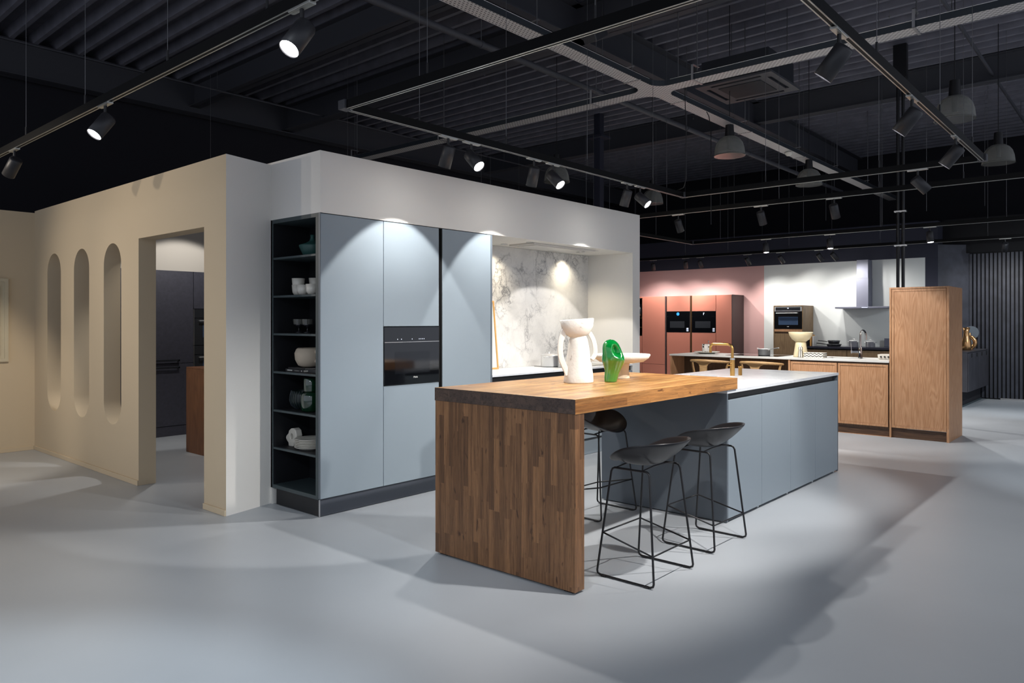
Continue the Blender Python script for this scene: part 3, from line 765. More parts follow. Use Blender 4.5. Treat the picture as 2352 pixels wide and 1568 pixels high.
# dome lamps
def dome_lamp(x, y, label):
    t = thing('dome_lamp', label, 'pendant lamp', (x, y, 3.6), 0, 'clear ribbed dome lamps in two rows')
    prof = [(.045, .255), (.085, .245), (.130, .215), (.165, .165), (.185, .10), (.193, .03), (.196, 0), (.192, .0), (.189, .03), (.181, .10), (.161, .163), (.127, .211), (.083, .240), (.045, .250)]
    MB().lathe(prof + [prof[0]], (x, y, 3.6), n=48).build('shade', M['dome'], t)
    MB().lathe([(.192, -.004), (.199, -.004), (.199, .004), (.192, .004), (.192, -.004)], (x, y, 3.6), n=48).build('rim', M['glasslight'], t)
    MB().cyl((x, y, 3.85), (x, y, 4.02), .06, .05, n=20).build('ballast_housing', M['blackmetal'], t)
    MB().cyl((x, y, 3.68), (x, y, 3.85), .03, n=16).build('lamp_holder', M['darktray'], t)
    MB().cyl((x, y, 4.02), (x, y, CEIL + .13), .005, n=6).build('cord', M['blackmetal'], t)
dome_lamp(9.05, 1.64, 'large clear ribbed dome lamp in the upper right corner')
dome_lamp(11.93, 1.645, 'clear dome lamp at the far right edge beside the track corner')
dome_lamp(9.09, 4.2, 'clear dome lamp crossed by the round ceiling pipe in front of the cable tray')
dome_lamp(11.87, 4.16, 'clear dome lamp under the far end of the cable tray')
dome_lamp(9.04, 7.0, 'clear dome lamp showing behind the middle lit track spotlight')
dome_lamp(11.87, 6.98, 'clear dome lamp at the right end of the long track, above the block edge')
# small white motion sensor on the tray
t = thing('motion_sensor', 'small white round motion sensor under the cable tray', 'sensor', (11.13, 4.2, 4.0))
MB().lathe([(1e-5, -.06), (.03, -.056), (.05, -.035), (.06, -.012), (.06, -.006), (1e-5, -.006)], (11.13, 4.2, 4.0), n=24).build('sensor_head', M['whiteceramic'], t)
# black projector-like lamp by the tray crossing
t = thing('stage_lamp', 'boxy black lamp mounted beside the cable tray crossing', 'lamp', (5.6, 3.9, 4.1))
MB().box(-.11, .11, -.07, .07, -.07, .07, .01, T=Matrix.Translation((5.6, 3.9, 4.1)) @ Matrix.Rotation(R(-30), 4, 'Y')).build('housing', M['housing'], t)
MB().cyl((5.6, 3.9, 4.17), (5.6, 3.9, CEIL), .006, n=8).build('hanger_rod', M['blackmetal'], t)

# loose hanging cables
def hang_cable(pts, label):
    tag(MB().tube(pts, .005, n=6).build('hanging_cable', M['blackmetal'], origin=pts[0]), label, 'cable')
hang_cable([(7.25, 4.05, 4.0), (7.3, 3.96, 4.12), (7.32, 3.9, 4.0), (7.33, 3.89, 3.5), (7.33, 3.89, 3.0), (7.35, 3.93, 2.92), (7.4, 4.04, 2.906)], 'black cable dropping from the tray crossing to the light track')
hang_cable([(8.3, 4.13, 3.99), (8.2, 4.05, 3.9), (8.15, 4.0, 3.7), (8.15, 4.0, 3.2), (8.15, 4.0, 2.6)], 'second black cable hanging loose beside the tray crossing')

# loose steel wires that hang from the deck
k = 0
for (x, y) in ((5.2, 10.4), (6.3, 8.6), (7.4, 9.9), (8.4, 8.0), (9.9, 9.2), (10.6, 7.4), (11.4, 9.8), (12.6, 6.0), (13.6, 8.4), (14.0, 4.6), (13.0, 3.4), (10.9, 2.3), (13.9, 2.1), (16.2, 5.2), (16.9, 7.0)):
    o = MB().cyl((x, y, 2.9 if k % 3 else 3.3), (x, y, CEIL + .09), .0022, n=5).build('hanging_wire', M['wire'], origin=(x, y, CEIL))
    tag(o, 'thin steel wire hanging free from the black roof deck', 'wire', 'free hanging steel wires'); k += 1
for i in range(26):
    x = 5.0 + (i * 1.37) % 10.5; y = 2.2 + (i * 2.11) % 8.0
    o = MB().cyl((x, y, CEIL - .07), (x, y, CEIL + .08), .003, n=6).lathe([(1e-5, -.10), (.012, -.09), (.012, -.075), (1e-5, -.06)], (x, y, CEIL), n=8).build('ceiling_hook', M['wire'], origin=(x, y, CEIL))
    tag(o, 'tiny metal hook dangling from a rib of the black roof deck', 'hook', 'hooks under the roof deck')

# ------------------------------------------------------------------ blue kitchen: tall cabinets
YF = 4.644; D_ = .022
def fronts(t, name, rects, mat, y=YF, th=D_, bev=.002, label=None):
    for (x0, x1, z0, z1) in rects: MB().box(x0, x1, y, y + th, z0, z1, bev).build(name, mat, t, label)
# open shelf unit on the end
SX0, SX1 = 3.157, 3.50
t = thing('open_shelf_unit', 'narrow open end shelf unit with seven dark compartments', 'shelf', (3.157, 4.98, .13))
MB().box(SX0, SX1, 5.285, 5.32, .13, 2.252).box(SX0, SX1, 4.668, 4.700, .13, 2.252).build('side_panel', M['shelfedge'], t)
MB().box(SX0, SX1, 4.70, 5.285, 2.222, 2.252).build('top_panel', M['shelfedge'], t)
MB().box(SX0, SX1, 4.70, 5.285, .13, .158).build('bottom_panel', M['shelfedge'], t)
MB().box(SX1 - .01, SX1, 4.70, 5.285, .158, 2.222).build('back_panel', M['shelfdark'], t)
MB().box(SX0 + .003, SX1 - .01, 4.7002, 4.702, .158, 2.222).box(SX0 + .003, SX1 - .01, 5.283, 5.2848, .158, 2.222).build('lining', M['shelfdark'], t)
SHZ = [1.952, 1.652, 1.355, 1.055, .752, .455]
for z in SHZ:
    o = MB().box(SX0, SX1 - .01, 4.7025, 5.2825, z - .016, z, .001).build('shelf', M['shelfedge'], t)
    MB().box(SX0 + .02, SX1 - .012, 4.704, 5.281, z - .0005, z + .0008).build('shelf_mat', M['shelfdark'], o)
def tall(x0, x1, label):
    t = thing('tall_cabinet', label, 'cabinet', ((x0 + x1) / 2, 4.95, 0))
    MB().box(x0 + .002, x1 - .002, YF + D_ + .002, 5.295, .13, 2.248).build('carcass', M['bluedark'], t)
    return t
t = thing('tall_cabinet', 'full height blue grey cabinet door next to the open shelves', 'cabinet', (3.45, 4.95, 0))
MB().box(3.502, 3.747, YF + D_ + .002, 5.295, .13, 2.248).build('carcass', M['bluedark'], t)
fronts(t, 'door', [(3.162, 3.747, .138, 2.246)], M['blue'])
MB().box(3.157, 3.1615, YF, YF + D_, .138, 2.252).build('door_edge', M['slate'], t)
t = tall(3.749, 4.352, 'blue grey oven tower with a door above and below a black oven')
fronts(t, 'door', [(3.751, 4.349, 1.409, 2.246), (3.751, 4.349, .138, .930)], M['blue'])
t = thing('handle_channel', 'dark vertical grip channel between the oven tower and the right door', 'trim', (4.37, 4.69, 0))
MB().box(4.354, 4.388, YF + .03, YF + .05, .13, 2.248).box(4.354, 4.358, YF + .002, YF + .03, .13, 2.248).box(4.384, 4.388, YF + .002, YF + .03, .13, 2.248).build('channel_profile', M['gap'], t)
t = tall(4.39, 5.025, 'tall blue grey cabinet between the oven tower and the marble niche')
fronts(t, 'door', [(4.392, 5.003, .138, 2.246)], M['blue'])
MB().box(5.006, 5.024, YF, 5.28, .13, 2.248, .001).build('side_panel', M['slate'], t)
# plinth
t = thing('plinth', 'dark grey recessed plinth under the blue grey tall cabinets', 'plinth', (4.1, 4.95, 0))
MB().box(3.172, 5.02, YF + .028, YF + .045, .004, .128).build('front_board', M['plinth'], t)
MB().box(3.172, 3.186, YF + .045, 5.26, .004, .128).build('side_board', M['shelfdark'], t)
MB().box(3.166, 3.174, YF + .022, YF + .030, .002, .130, .001).build('corner_strip', M['alu'], t, 'bright metal corner strip')

# built-in oven of the kitchen
def oven_front(t, x0, x1, z0, z1, y, split, axis='y'):
    pass
ov = thing('built_in_oven', 'black glass built-in oven in the blue grey tower', 'oven', (4.05, YF, .933))
MB().box(3.753, 4.347, YF - .004, YF + .018, 1.283, 1.404, .002).build('control_panel', M['blackglass'], ov)
MB().box(3.753, 4.347, YF - .006, YF + .018, .936, 1.277, .002).build('oven_door', M['blackglass'], ov)
MB().box(3.755, 4.345, YF - .0075, YF + .002, 1.2775, 1.2825).build('trim_line', M['alu'], ov)
MB().box(3.86, 4.24, YF - .0066, YF - .0062, 1.02, 1.2).build('window', M['ovenwin'], ov)
for i, xx in enumerate((3.89, 3.93, 4.045, 4.122, 4.140, 4.158, 4.176)):
    MB().box(xx - .003, xx + .003, YF - .0045, YF - .0042, 1.300, 1.307).build('touch_key', M['white_led'], ov)
text_mesh('Miele', .022, M['print'], 'brand_plate', ov, Matrix.Translation((0.03, -.0072, 1.0 - .933 - .018)) @ FACE_NY, .0004)

# base units under the niche
XS = [5.03, 5.635, 6.24, 6.845, 7.445]
for i, (a, b_) in enumerate(zip(XS[:-1], XS[1:])):
    t = thing('base_cabinet', ['base cabinet below the niche right beside the tall blue door', 'second base cabinet below the niche, in front of the steel pot', 'third base cabinet below the niche, partly behind the clay jug', 'base cabinet below the niche at its right wall'][i], 'cabinet', ((a + b_) / 2, 4.95, 0))
    MB().box(a + .002, b_ - .002, YF + D_ + .002, 5.27, .16, .875).build('carcass', M['bluedark'], t)
    for (z0, z1) in ((.185, .52), (.524, .875)): MB().box(a + .002, b_ - .002, YF, YF + D_, z0, z1, .002).build('drawer_front', M['blue'], t)
t = thing('plinth', 'light blue grey plinth below the niche base cabinets', 'plinth', (6.2, 4.7, 0))
MB().box(5.03, 7.445, YF + .035, YF + .05, .004, .155).build('front_board', M['blue'], t)
t = thing('grip_channel', 'dark grip channel under the niche worktop', 'trim', (6.2, 4.7, .88))
MB().box(5.03, 7.445, YF + .03, YF + .045, .88, .928).build('channel_profile', M['gap'], t)
t = thing('worktop', 'thin white stone worktop inside the marble niche', 'worktop', (6.2, 4.95, .93))
MB().box(5.028, 7.448, YF, 5.283, .93, .95, .002).build('slab', M['marble_top'], t)
o = tag(MB().box(5.027, 7.449, 5.284, 5.299, .951, 2.25).build('backsplash', M['marble'], origin=(6.2, 5.29, .95)), 'grey veined white marble backsplash inside the niche', 'backsplash')
# hob, pot, frame
t = thing('induction_hob', 'black glass hob in the white niche worktop', 'hob', (6.75, 5.0, .95))
MB().box(6.33, 7.2, 4.76, 5.22, .9505, .9545, .001).build('glass_plate', M['blackglass'], t)
def pot(name, label, x, y, z, r, h, handles='loop', lid=True, ang=0, group=None, long_len=.18):
    t = thing(name, label, 'pot', (x, y, z), ang, group)
    MB().lathe([(1e-5, 0), (r * .93, 0), (r, .008), (r, h), (r + .004, h + .003), (r + .003, h + .007), (r - .003, h + .004), (r - .004, .012), (1e-5, .010)], n=40).build('body', M['steel'], t, local=True)
    if handles == 'loop':
        for s_ in (-1, 1):
            pts = [(s_ * (r - .002), -.032, h - .016), (s_ * (r + .022), -.03, h - .008), (s_ * (r + .032), 0, h - .004), (s_ * (r + .022), .03, h - .008), (s_ * (r - .002), .032, h - .016)]
            MB().tube(pts, .0045, n=8).build('handle', M['steel'], t, local=True)
    else:
        MB().tube([(r - .002, 0, h - .015), (r + .04, 0, h + .01), (r + long_len, 0, h + .03)], [.006, .006, .009], n=8).build('handle', M['steel'], t, local=True)
        MB().tube([(-r + .002, -.02, h - .015), (-r - .03, -.015, h + .012), (-r - .035, .0, h + .016), (-r - .03, .015, h + .012), (-r + .002, .02, h - .015)], .004, n=8).build('handle', M['steel'], t, local=True)
    if lid:
        l = MB().lathe([(r + .002, h + .008), (r * .8, h + .018), (r * .3, h + .024), (1e-5, h + .025)], n=40).build('lid', M['steel'], t, local=True)
        MB().tube([(-.022, 0, h + .022), (-.018, 0, h + .045), (.018, 0, h + .045), (.022, 0, h + .022)], .004, n=8).build('lid_knob', M['steel'], l, local=True)
    return t
pot('cooking_pot', 'shiny steel pot with lid on the hob in the marble niche', 6.37, 5.03, .955, .098, .115, ang=R(20))
t = thing('picture_frame', 'slim oak framed print leaning on the backsplash beside the blue cabinet', 'picture', (5.45, 5.24, .95))
T = Matrix.Translation((5.45, 5.205, .951)) @ Matrix.Rotation(R(-5.5), 4, 'X')
fb = MB(); fw = .27
fb.box(-fw, fw, -.012, .01, 0, .016, T=T).box(-fw, fw, -.012, .01, .700, .716, T=T).box(-fw, -fw + .016, -.012, .01, .016, .7, T=T).box(fw - .016, fw, -.012, .01, .016, .7, T=T)
fb.build('frame', M['oakframe'], t); MB().box(-fw + .016, fw - .016, -.003, .004, .016, .7, T=T).build('print', M['art'], t)
# hood in the niche ceiling
t = thing('ceiling_hood', 'flush white extractor panel in the niche ceiling', 'extractor hood', (6.35, 4.95, 2.25))
MB().box(5.80, 6.88, 4.78, 5.12, 2.236, 2.2515, .002).build('frame', M['hoodwhite'], t)
MB().box(5.86, 6.72, 4.81, 5.09, 2.230, 2.2355, .002).build('filter_panel', M['hoodwhite'], t)
MB().box(6.80, 6.83, 4.88, 4.92, 2.2345, 2.2355).box(6.80, 6.83, 4.95, 4.99, 2.2345, 2.2355).build('switch', M['blackmetal'], t)
for i, (x, y) in enumerate(((5.72, 5.12), (5.75, 4.80), (6.93, 5.16), (6.96, 4.83))):
    d = thing('downlight', ['back left', 'front left', 'back right', 'front right'][i] + ' small lit downlight in the niche ceiling', 'downlight', (x, y, 2.252))
    MB().lathe([(.030, -.003), (.036, -.003), (.036, 0), (.030, 0), (.030, -.003)], (x, y, 2.252), n=28).build('ring', M['alu'], d)
    MB().lathe([(1e-5, -.002), (.030, -.002), (.030, -.0005), (1e-5, -.0005)], (x, y, 2.252), n=24).build('lens', M['down'], d)
    l = bpy.data.objects.new('spot_light', spot_data(34 if i in (0, 2) else 12, 125, (1, .88, .68), 1.0, .03)); COL.objects.link(l); l.parent = d; l.location = (0, 0, -.008)

# things on the open shelves
def onshelf(i): return SHZ[i] + .0012
t = thing('vase', 'dark teal carafe with a slim neck on the top shelf', 'vase', (3.32, 4.985, onshelf(0)))
MB().lathe([(1e-5, 0), (.06, 0), (.075, .02), (.105, .085), (.10, .092), (.05, .108), (.024, .125), (.014, .15), (.017, .172), (.012, .172), (.009, .15), (1e-5, .13)], n=40).build('body', M['teal'], t, local=True)
def cup(x, y, z, r, h, label):
    t = thing('cup', label, 'cup', (x, y, z), 0, 'white cups on the second shelf')
    MB().lathe([(1e-5, 0), (r * .62, 0), (r * .9, h * .3), (r, h), (r - .003, h), (r * .85, h * .3), (1e-5, .008)], n=32).build('body', M['whiteceramic'], t, local=True)
z = onshelf(1)
cup(3.27, 5.105, z, .050, .082, 'wide white cup at the left, under another cup'); cup(3.27, 5.105, z + .052, .050, .082, 'wide white cup stacked highest at the left')
cup(3.39, 5.06, z, .046, .08, 'lower white cup of the back stack'); cup(3.39, 5.06, z + .06, .046, .08, 'tallest standing white cup in the middle of the back')
cup(3.235, 4.985, z, .050, .078, 'single white cup in front, low and wide'); cup(3.235, 4.862, z, .050, .08, 'white cup at the right edge in front')
cup(3.37, 4.93, z, .045, .08, 'lower white cup at the back right'); cup(3.37, 4.93, z + .07, .045, .08, 'upper white cup at the back right')
z = onshelf(2)
for i, (x, y) in enumerate(((3.33, 5.19), (3.33, 5.07))):
    t = thing('goblet', ['smoky footed glass on the third shelf, left', 'smoky footed glass on the third shelf, right'][i], 'glass', (x, y, z))
    MB().lathe([(1e-5, 0), (.032, 0), (.03, .006), (.006, .014), (.005, .045), (.02, .055), (.042, .07), (1e-5, .07)], n=28).build('stem', M['smoke'], t, local=True)
    MB().lathe([(.042, .07), (.047, .11), (.044, .11), (.039, .07), (.042, .07)], n=14, smooth=False).build('bowl', M['glasslight'], t, local=True)
z = onshelf(3)
def book(name, label, x0, x1, y0, y1, z0, z1, mat, group=None):
    t = thing(name, label, 'book', ((x0 + x1) / 2, (y0 + y1) / 2, z0), 0, group)
    MB().box(x0, x1, y0, y1, z0, z0 + .003).box(x0, x1, y0, y1, z1 - .003, z1).box(x0, x0 + .003, y0, y1, z0 + .003, z1 - .003).build('cover', mat, t)
    MB().box(x0 + .003, x1 - .002, y0 + .002, y1 - .002, z0 + .003, z1 - .003).build('pages', M['whiteceramic'], t)
    return t
b_ = book('book', 'black book with white print on its spine, lower one under the beige pot', 3.20, 3.44, 4.93, 5.175, z, z + .021, M['book'])
for i, (ya, yb) in enumerate(((5.08, 5.15), (4.985, 5.05), (4.945, 4.957))):
    MB().box(3.1992, 3.2002, ya, yb, z + (.007 if i != 1 else .0095), z + (.015 if i != 1 else .0115)).build('spine_print', M['print'], b_)
book('book', 'grey book lying right behind the black book on the shelf', 3.24, 3.46, 4.72, 4.925, z, z + .026, M['bookgrey'])
book('book', 'thin dark book lying on top of the black book under the beige pot', 3.215, 3.44, 4.935, 5.16, z + .0215, z + .033, M['book'])
t = thing('stoneware_pot', 'bulbous beige stoneware pot with a small side spout on the books', 'vase', (3.32, 5.03, z + .0335))
MB().lathe([(1e-5, 0), (.05, 0), (.085, .015), (.108, .06), (.112, .11), (.100, .14), (.092, .148), (.085, .152), (.075, .145), (1e-5, .14)], n=40).build('body', M['beigeclay'], t, local=True)
MB().cyl((0, -.09, .115), (0, -.128, .128), .020, .024, n=20).cyl((0, -.09, .05), (0, -.122, .052), .018, .022, n=20).build('spout', M['beigeclay'], t, local=True)
z = onshelf(4)
t = thing('ribbed_bowl', 'dark ribbed round bowl beside the green glass vase', 'bowl', (3.335, 5.135, z))
mb = MB().lathe([(1e-5, 0), (.055, 0), (.09, .03), (.105, .07), (.10, .115), (.092, .145), (.088, .143), (.095, .11), (.10, .07), (.085, .034), (1e-5, .01)], n=64)
mb.build('body', M['darkrib'], t, local=True)
mb = MB()
for k_ in range(28):
    a = 2 * math.pi * k_ / 28; c_, s_ = math.cos(a), math.sin(a)
    mb.tube([(c_ * q, s_ * q, zz) for q, zz in ((.06, .004), (.093, .03), (.1075, .07), (.1025, .115), (.093, .146))], .0022, n=5)
mb.build('ribs', M['bluedark'], t, local=True)
t = thing('green_glass_vase', 'dark green glass vase with a narrower cylinder on top', 'vase', (3.275, 4.935, z))
MB().lathe([(1e-5, 0), (.065, 0), (.078, .012), (.08, .12), (.072, .142), (.055, .150), (1e-5, .150)], n=40).build('lower_body', M['greenglass'], t, local=True)
MB().lathe([(1e-5, .151), (.050, .151), (.058, .16), (.058, .255), (.052, .262), (.048, .25), (1e-5, .25)], n=40).build('upper_body', M['greenglass'], t, local=True)
z = onshelf(5)
t = thing('ring_sculpture', 'small off-white lumpy disc sculpture with a hole', 'sculpture', (3.29, 5.20, z))
ol = [(-.035, 0), (.035, 0), (.045, .03), (.075, .07), (.085, .11), (.07, .16), (.035, .178), (0, .172), (-.03, .15), (-.04, .12), (-.07, .095), (-.078, .07), (-.06, .045), (-.04, .03)]
MB().prism([(u * .95, v * .82 + .0) for u, v in ol], -.028, .028, lambda u, v, w_: (w_, -u, v), [[(.01 + .019 * math.cos(a * math.pi / 8), .078 + .022 * math.sin(a * math.pi / 8)) for a in range(16)]], smooth_holes=True).build('body', M['whiteceramic'], t, local=True)
bv = t.children[0].modifiers.new('bevel', 'BEVEL'); bv.width = .008; bv.segments = 3; bv.limit_method = 'ANGLE'
for i in range(6):
    t = thing('plate', 'round off-white plate in the stack beside the disc sculpture, ' + ['at the very bottom', 'second from the bottom', 'third from the bottom', 'third from the top', 'second from the top', 'uppermost with its dish open'][i], 'plate', (3.30, 4.985, z + i * .0125), 0, 'stacked plates on the sixth shelf')
    MB().lathe([(1e-5, 0), (.085, 0), (.09, .004), (.118, .016), (.122, .020), (.118, .022), (.086, .0085), (1e-5, .0075)], n=48).build('dish', M['whiteceramic'], t, local=True)

# ------------------------------------------------------------------ island
IX0, IX1, IY0, IY1 = 5.0, 7.45, 2.33, 3.41
t = thing('kitchen_island', 'blue grey kitchen island with flat handleless doors', 'island', (6.2, 2.87, 0))
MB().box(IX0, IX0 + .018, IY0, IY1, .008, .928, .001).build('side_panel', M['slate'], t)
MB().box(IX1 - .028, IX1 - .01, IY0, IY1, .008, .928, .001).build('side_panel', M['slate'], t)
MB().box(IX0 + .02, IX1 - .03, IY0 + .03, IY1 - .03, .03, .88).build('carcass', M['bluedark'], t)
MB().box(IX0 + .02, IX1 - .03, IY0 + .038, IY0 + .045, .88, .925).build('grip_channel', M['handlegap'], t)
MB().box(IX0 + .03, IX1 - .04, IY0 + .05, IY1 - .05, 0, .03).build('plinth', M['gap'], t)
xs = [5.020, 5.617, 6.212, 6.806, 7.42]
for a, b2 in zip(xs[:-1], xs[1:]):
    MB().box(a + .0015, b2 - .0015, IY0, IY0 + .02, .022, .880, .0015).build('door', M['blue'], t)
    MB().box(a + .0015, b2 - .0015, IY1 - .02, IY1, .022, .880, .0015).build('door', M['blue'], t)
for x in (5.6, 6.2, 6.8, 7.38): MB().cyl((x, IY0 + .03, 0), (x, IY0 + .03, .03), .012, n=12).build('foot', M['alu'], t)
t = thing('island_worktop', 'thin white marble look worktop on the island', 'worktop', (6.2, 2.87, .93))
mb = MB(); s0, s1, s2, s3 = 5.62, 6.30, 3.0, 3.30
mb.box(IX0, s0, IY0 - .002, IY1 + .002, .93, .953).box(s1, IX1, IY0 - .002, IY1 + .002, .93, .953).box(s0, s1, IY0 - .002, s2, .93, .953).box(s0, s1, s3, IY1 + .002, .93, .953)
mb.build('slab', M['marble_top'], t)
t = thing('island_sink', 'undermounted sink cut into the white island worktop', 'sink', (5.96, 3.15, .75))
MB().box(s0, s1, s2, s3, .884, .888).box(s0 - .004, s0, s2, s3, .884, .9295).box(s1, s1 + .004, s2, s3, .884, .9295).box(s0, s1, s2 - .004, s2, .884, .9295).box(s0, s1, s3, s3 + .004, .884, .9295).build('basin', M['steel'], t)
t = thing('brass_faucet', 'brushed brass square arched faucet on the island', 'faucet', (6.40, 2.93, .953))
MB().cyl((0, 0, 0), (0, 0, .145), .0215, n=28).build('body', M['brass'], t, local=True)
MB().cyl((0, 0, .1455), (0, 0, .160), .0225, n=28).build('collar', M['alu'], t, local=True)
MB().tube([(0, 0, .160), (0, 0, .24)] + [(0, .045 - .045 * math.cos(R(a)), .24 + .045 * math.sin(R(a))) for a in (15, 30, 45, 60, 75, 90)] + [(0, .185, .285)] + [(0, .185 + .03 * math.sin(R(a)), .255 + .03 * math.cos(R(a))) for a in (20, 45, 70, 90)] + [(0, .215, .205)], .0125, n=16).build('spout', M['brass'], t, local=True)
MB().cyl((-.02, .004, .095), (-.055, .02, .095), .006, n=12).cyl((-.02, .004, .112), (-.026, .008, .112), .008, n=12).build('lever', M['brass'], t, local=True)
t = thing('soap_dispenser', 'short brass cylinder on the island right of the faucet', 'dispenser', (6.50, 2.90, .953))
MB().lathe([(1e-5, 0), (.0175, 0), (.0175, .072), (.0185, .072), (.0185, .082), (.017, .084), (1e-5, .084)], n=28).build('body', M['brass'], t, local=True)

# ------------------------------------------------------------------ oak bar table
TX0, TX1, TY0, TY1 = 3.153, 5.149, 2.318, 3.405
t = thing('bar_table', 'thick oiled oak bar table standing on one solid side panel', 'table', (3.2, 2.86, 0))
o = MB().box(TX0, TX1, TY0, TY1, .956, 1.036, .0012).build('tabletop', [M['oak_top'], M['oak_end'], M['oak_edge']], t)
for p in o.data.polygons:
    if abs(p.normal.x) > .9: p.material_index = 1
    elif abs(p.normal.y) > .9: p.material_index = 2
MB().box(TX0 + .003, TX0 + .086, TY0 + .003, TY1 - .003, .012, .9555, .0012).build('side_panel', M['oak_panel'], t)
for y in (TY0 + .06, TY1 - .06): MB().box(TX0 + .02, TX0 + .07, y - .03, y + .03, 0, .0125).build('foot', M['gap'], t)

# things on the table
TT = 1.0362
t = thing('clay_jug_sculpture', 'tall chalky white clay vessel with a bowl head and two strap arms', 'sculpture', (4.05, 2.95, TT), R(-48.8))
def wob(r, z, a): return r * (1 + .025 * math.sin(2 * a + 9 * z) + .012 * math.sin(5 * a + 20 * z))
MB().lathe([(1e-5, 0), (.098, 0), (.101, .008), (.097, .05), (.088, .11), (.078, .18), (.068, .25), (.061, .29), (.05, .315), (1e-5, .318)], n=48, fn=wob).build('body', M['clay'], t, local=True)
T = Matrix.Translation((-.004, 0, .298)) @ Matrix.Rotation(R(-4), 4, 'Y')
mb = MB().lathe([(1e-5, .0), (.045, .004), (.082, .032), (.105, .075), (.113, .125), (.108, .130), (.098, .124), (.086, .08), (.06, .045), (1e-5, .035)], n=48, fn=wob); mb.v = [T @ v for v in mb.v]
mb.build('bowl_head', M['clay'], t, local=True)
def smooth_path(P, k_=6):
    out = []
    for i in range(len(P) - 1):
        p0 = Vector(P[max(0, i - 1)]); p1 = Vector(P[i]); p2 = Vector(P[i + 1]); p3 = Vector(P[min(len(P) - 1, i + 2)])
        for q in range(k_):
            u = q / k_
            out.append(.5 * ((2 * p1) + (p2 - p0) * u + (2 * p0 - 5 * p1 + 4 * p2 - p3) * u * u + (3 * p1 - p0 - 3 * p2 + p3) * u ** 3))
    out.append(Vector(P[-1])); return out
for P, wd in (([(-.082, -.01, .385), (-.102, -.018, .34), (-.120, -.024, .285), (-.126, -.028, .225), (-.119, -.030, .165), (-.102, -.034, .118), (-.086, -.038, .083), (-.074, -.045, .050)], .036),
              ([(.074, .01, .335), (.098, .0, .29), (.110, -.01, .235), (.108, -.015, .19), (.086, -.02, .155)], .030)):
    o = MB().tube(smooth_path(P), 0, flat=(.034, wd, (0, 1, 0))).build('strap_arm', M['clay'], t, local=True)
    m_ = o.modifiers.new('b', 'BEVEL'); m_.width = .009; m_.segments = 3; m_.limit_method = 'ANGLE'; m_.angle_limit = R(40)
    for p in o.data.polygons: p.use_smooth = True
t = thing('green_vase', 'lumpy glossy green vase with an eye-like opening', 'vase', (4.235, 2.80, TT), R(-48.8))
def gfn(r, z, a):
    d = math.atan2(math.sin(a - R(-72)), math.cos(a - R(-72))) * .066; e = z - .215
    q = (d / .021) ** 2 + (e / .033) ** 2
    k_ = -.040 * math.exp(-q ** 1.6) + .009 * math.exp(-((math.sqrt(q) - 1.45) / .35) ** 2)
    q2 = ((math.atan2(math.sin(a - R(-60)), math.cos(a - R(-60))) * .066) / .03) ** 2 + ((z - .152) / .016) ** 2
    k_ += .007 * math.exp(-q2)
    return max(1e-5, r + (k_ if z > .01 else 0) + r * .05 * math.sin(2 * a + z * 24) * (1 if z < .27 else 0))
mb = MB()
prof = [(.0, 0), (.038, 0), (.043, .004), (.045, .03), (.047, .06), (.053, .085), (.063, .11), (.073, .132), (.079, .152), (.078, .172), (.073, .195), (.069, .215), (.063, .237), (.054, .258), (.040, .275), (.022, .287), (.0, .291)]
dense = []
for (r0, z0), (r1, z1) in zip(prof[:-1], prof[1:]):
    for q in range(5): dense.append((r0 + (r1 - r0) * q / 5 + 1e-5, z0 + (z1 - z0) * q / 5))
dense.append((1e-5, .291))
mb.lathe(dense, n=96, sy=.82, fn=gfn)
for v in mb.v: v.x += .010 * math.sin(v.z * 20 - 1.2) - .004
o = mb.build('body', M['green'], t, local=True)
m_ = o.modifiers.new('sm', 'SMOOTH'); m_.factor = .5; m_.iterations = 6
t = thing('footed_bowl', 'wide shallow sand coloured footed bowl behind the green vase', 'bowl', (4.55, 2.93, TT))
MB().lathe([(1e-5, 0), (.060, 0), (.058, .01), (.052, .06), (.055, .10), (.062, .112), (1e-5, .113)], n=40).build('foot', M['clay2'], t, local=True)
MB().lathe([(1e-5, .108), (.09, .112), (.16, .122), (.20, .148), (.212, .172), (.207, .176), (.19, .155), (.15, .137), (1e-5, .13)], n=56, fn=wob).build('bowl', M['clay'], t, local=True)

# ------------------------------------------------------------------ bar stools
def seat_shell():
    vs = []; fs = []; NR, NT = 12, 56
    for j in range(NR + 1):
        r = j / NR
        for i in range(NT):
            a = 2 * math.pi * i / NT; c_, s_ = math.cos(a), math.sin(a)      # s_ > 0 is the front (+Y)
            e = 2.35
            q = (abs(c_) ** e + abs(s_) ** e) ** (-1 / e)
            wdt = .235 * (1 - .12 * max(0, s_) ** 2); dpt = .190 if s_ > 0 else .215
            X = wdt * c_ * q * r; Y = dpt * s_ * q * r
            back = max(0, -s_); side = abs(c_)
            rim = .022 + .135 * ((1 - s_) / 2) ** 1.1 + .036 * side * side
            z = .628 + rim * r ** 2.4
            if s_ > 0: z -= .022 * s_ ** 2 * max(0, r - .75) / .25
            # back leans outward
            Y -= .035 * back * r ** 3
            vs.append(Vector((X, Y, z)))
    for j in range(NR):
        for i in range(NT):
            k2 = (i + 1) % NT
            fs.append((j * NT + i, j * NT + k2, (j + 1) * NT + k2, (j + 1) * NT + i))
    return vs, fs
vs, fs = seat_shell()
mb = MB().add(vs, fs, 0, True); me_seat = mb.mesh('seat', M['seat'])
bm = bmesh.new(); bm.from_mesh(me_seat); bmesh.ops.remove_doubles(bm, verts=bm.verts[:], dist=1e-4)
bmesh.ops.dissolve_degenerate(bm, edges=bm.edges[:], dist=1e-5); bm.to_mesh(me_seat); bm.free()
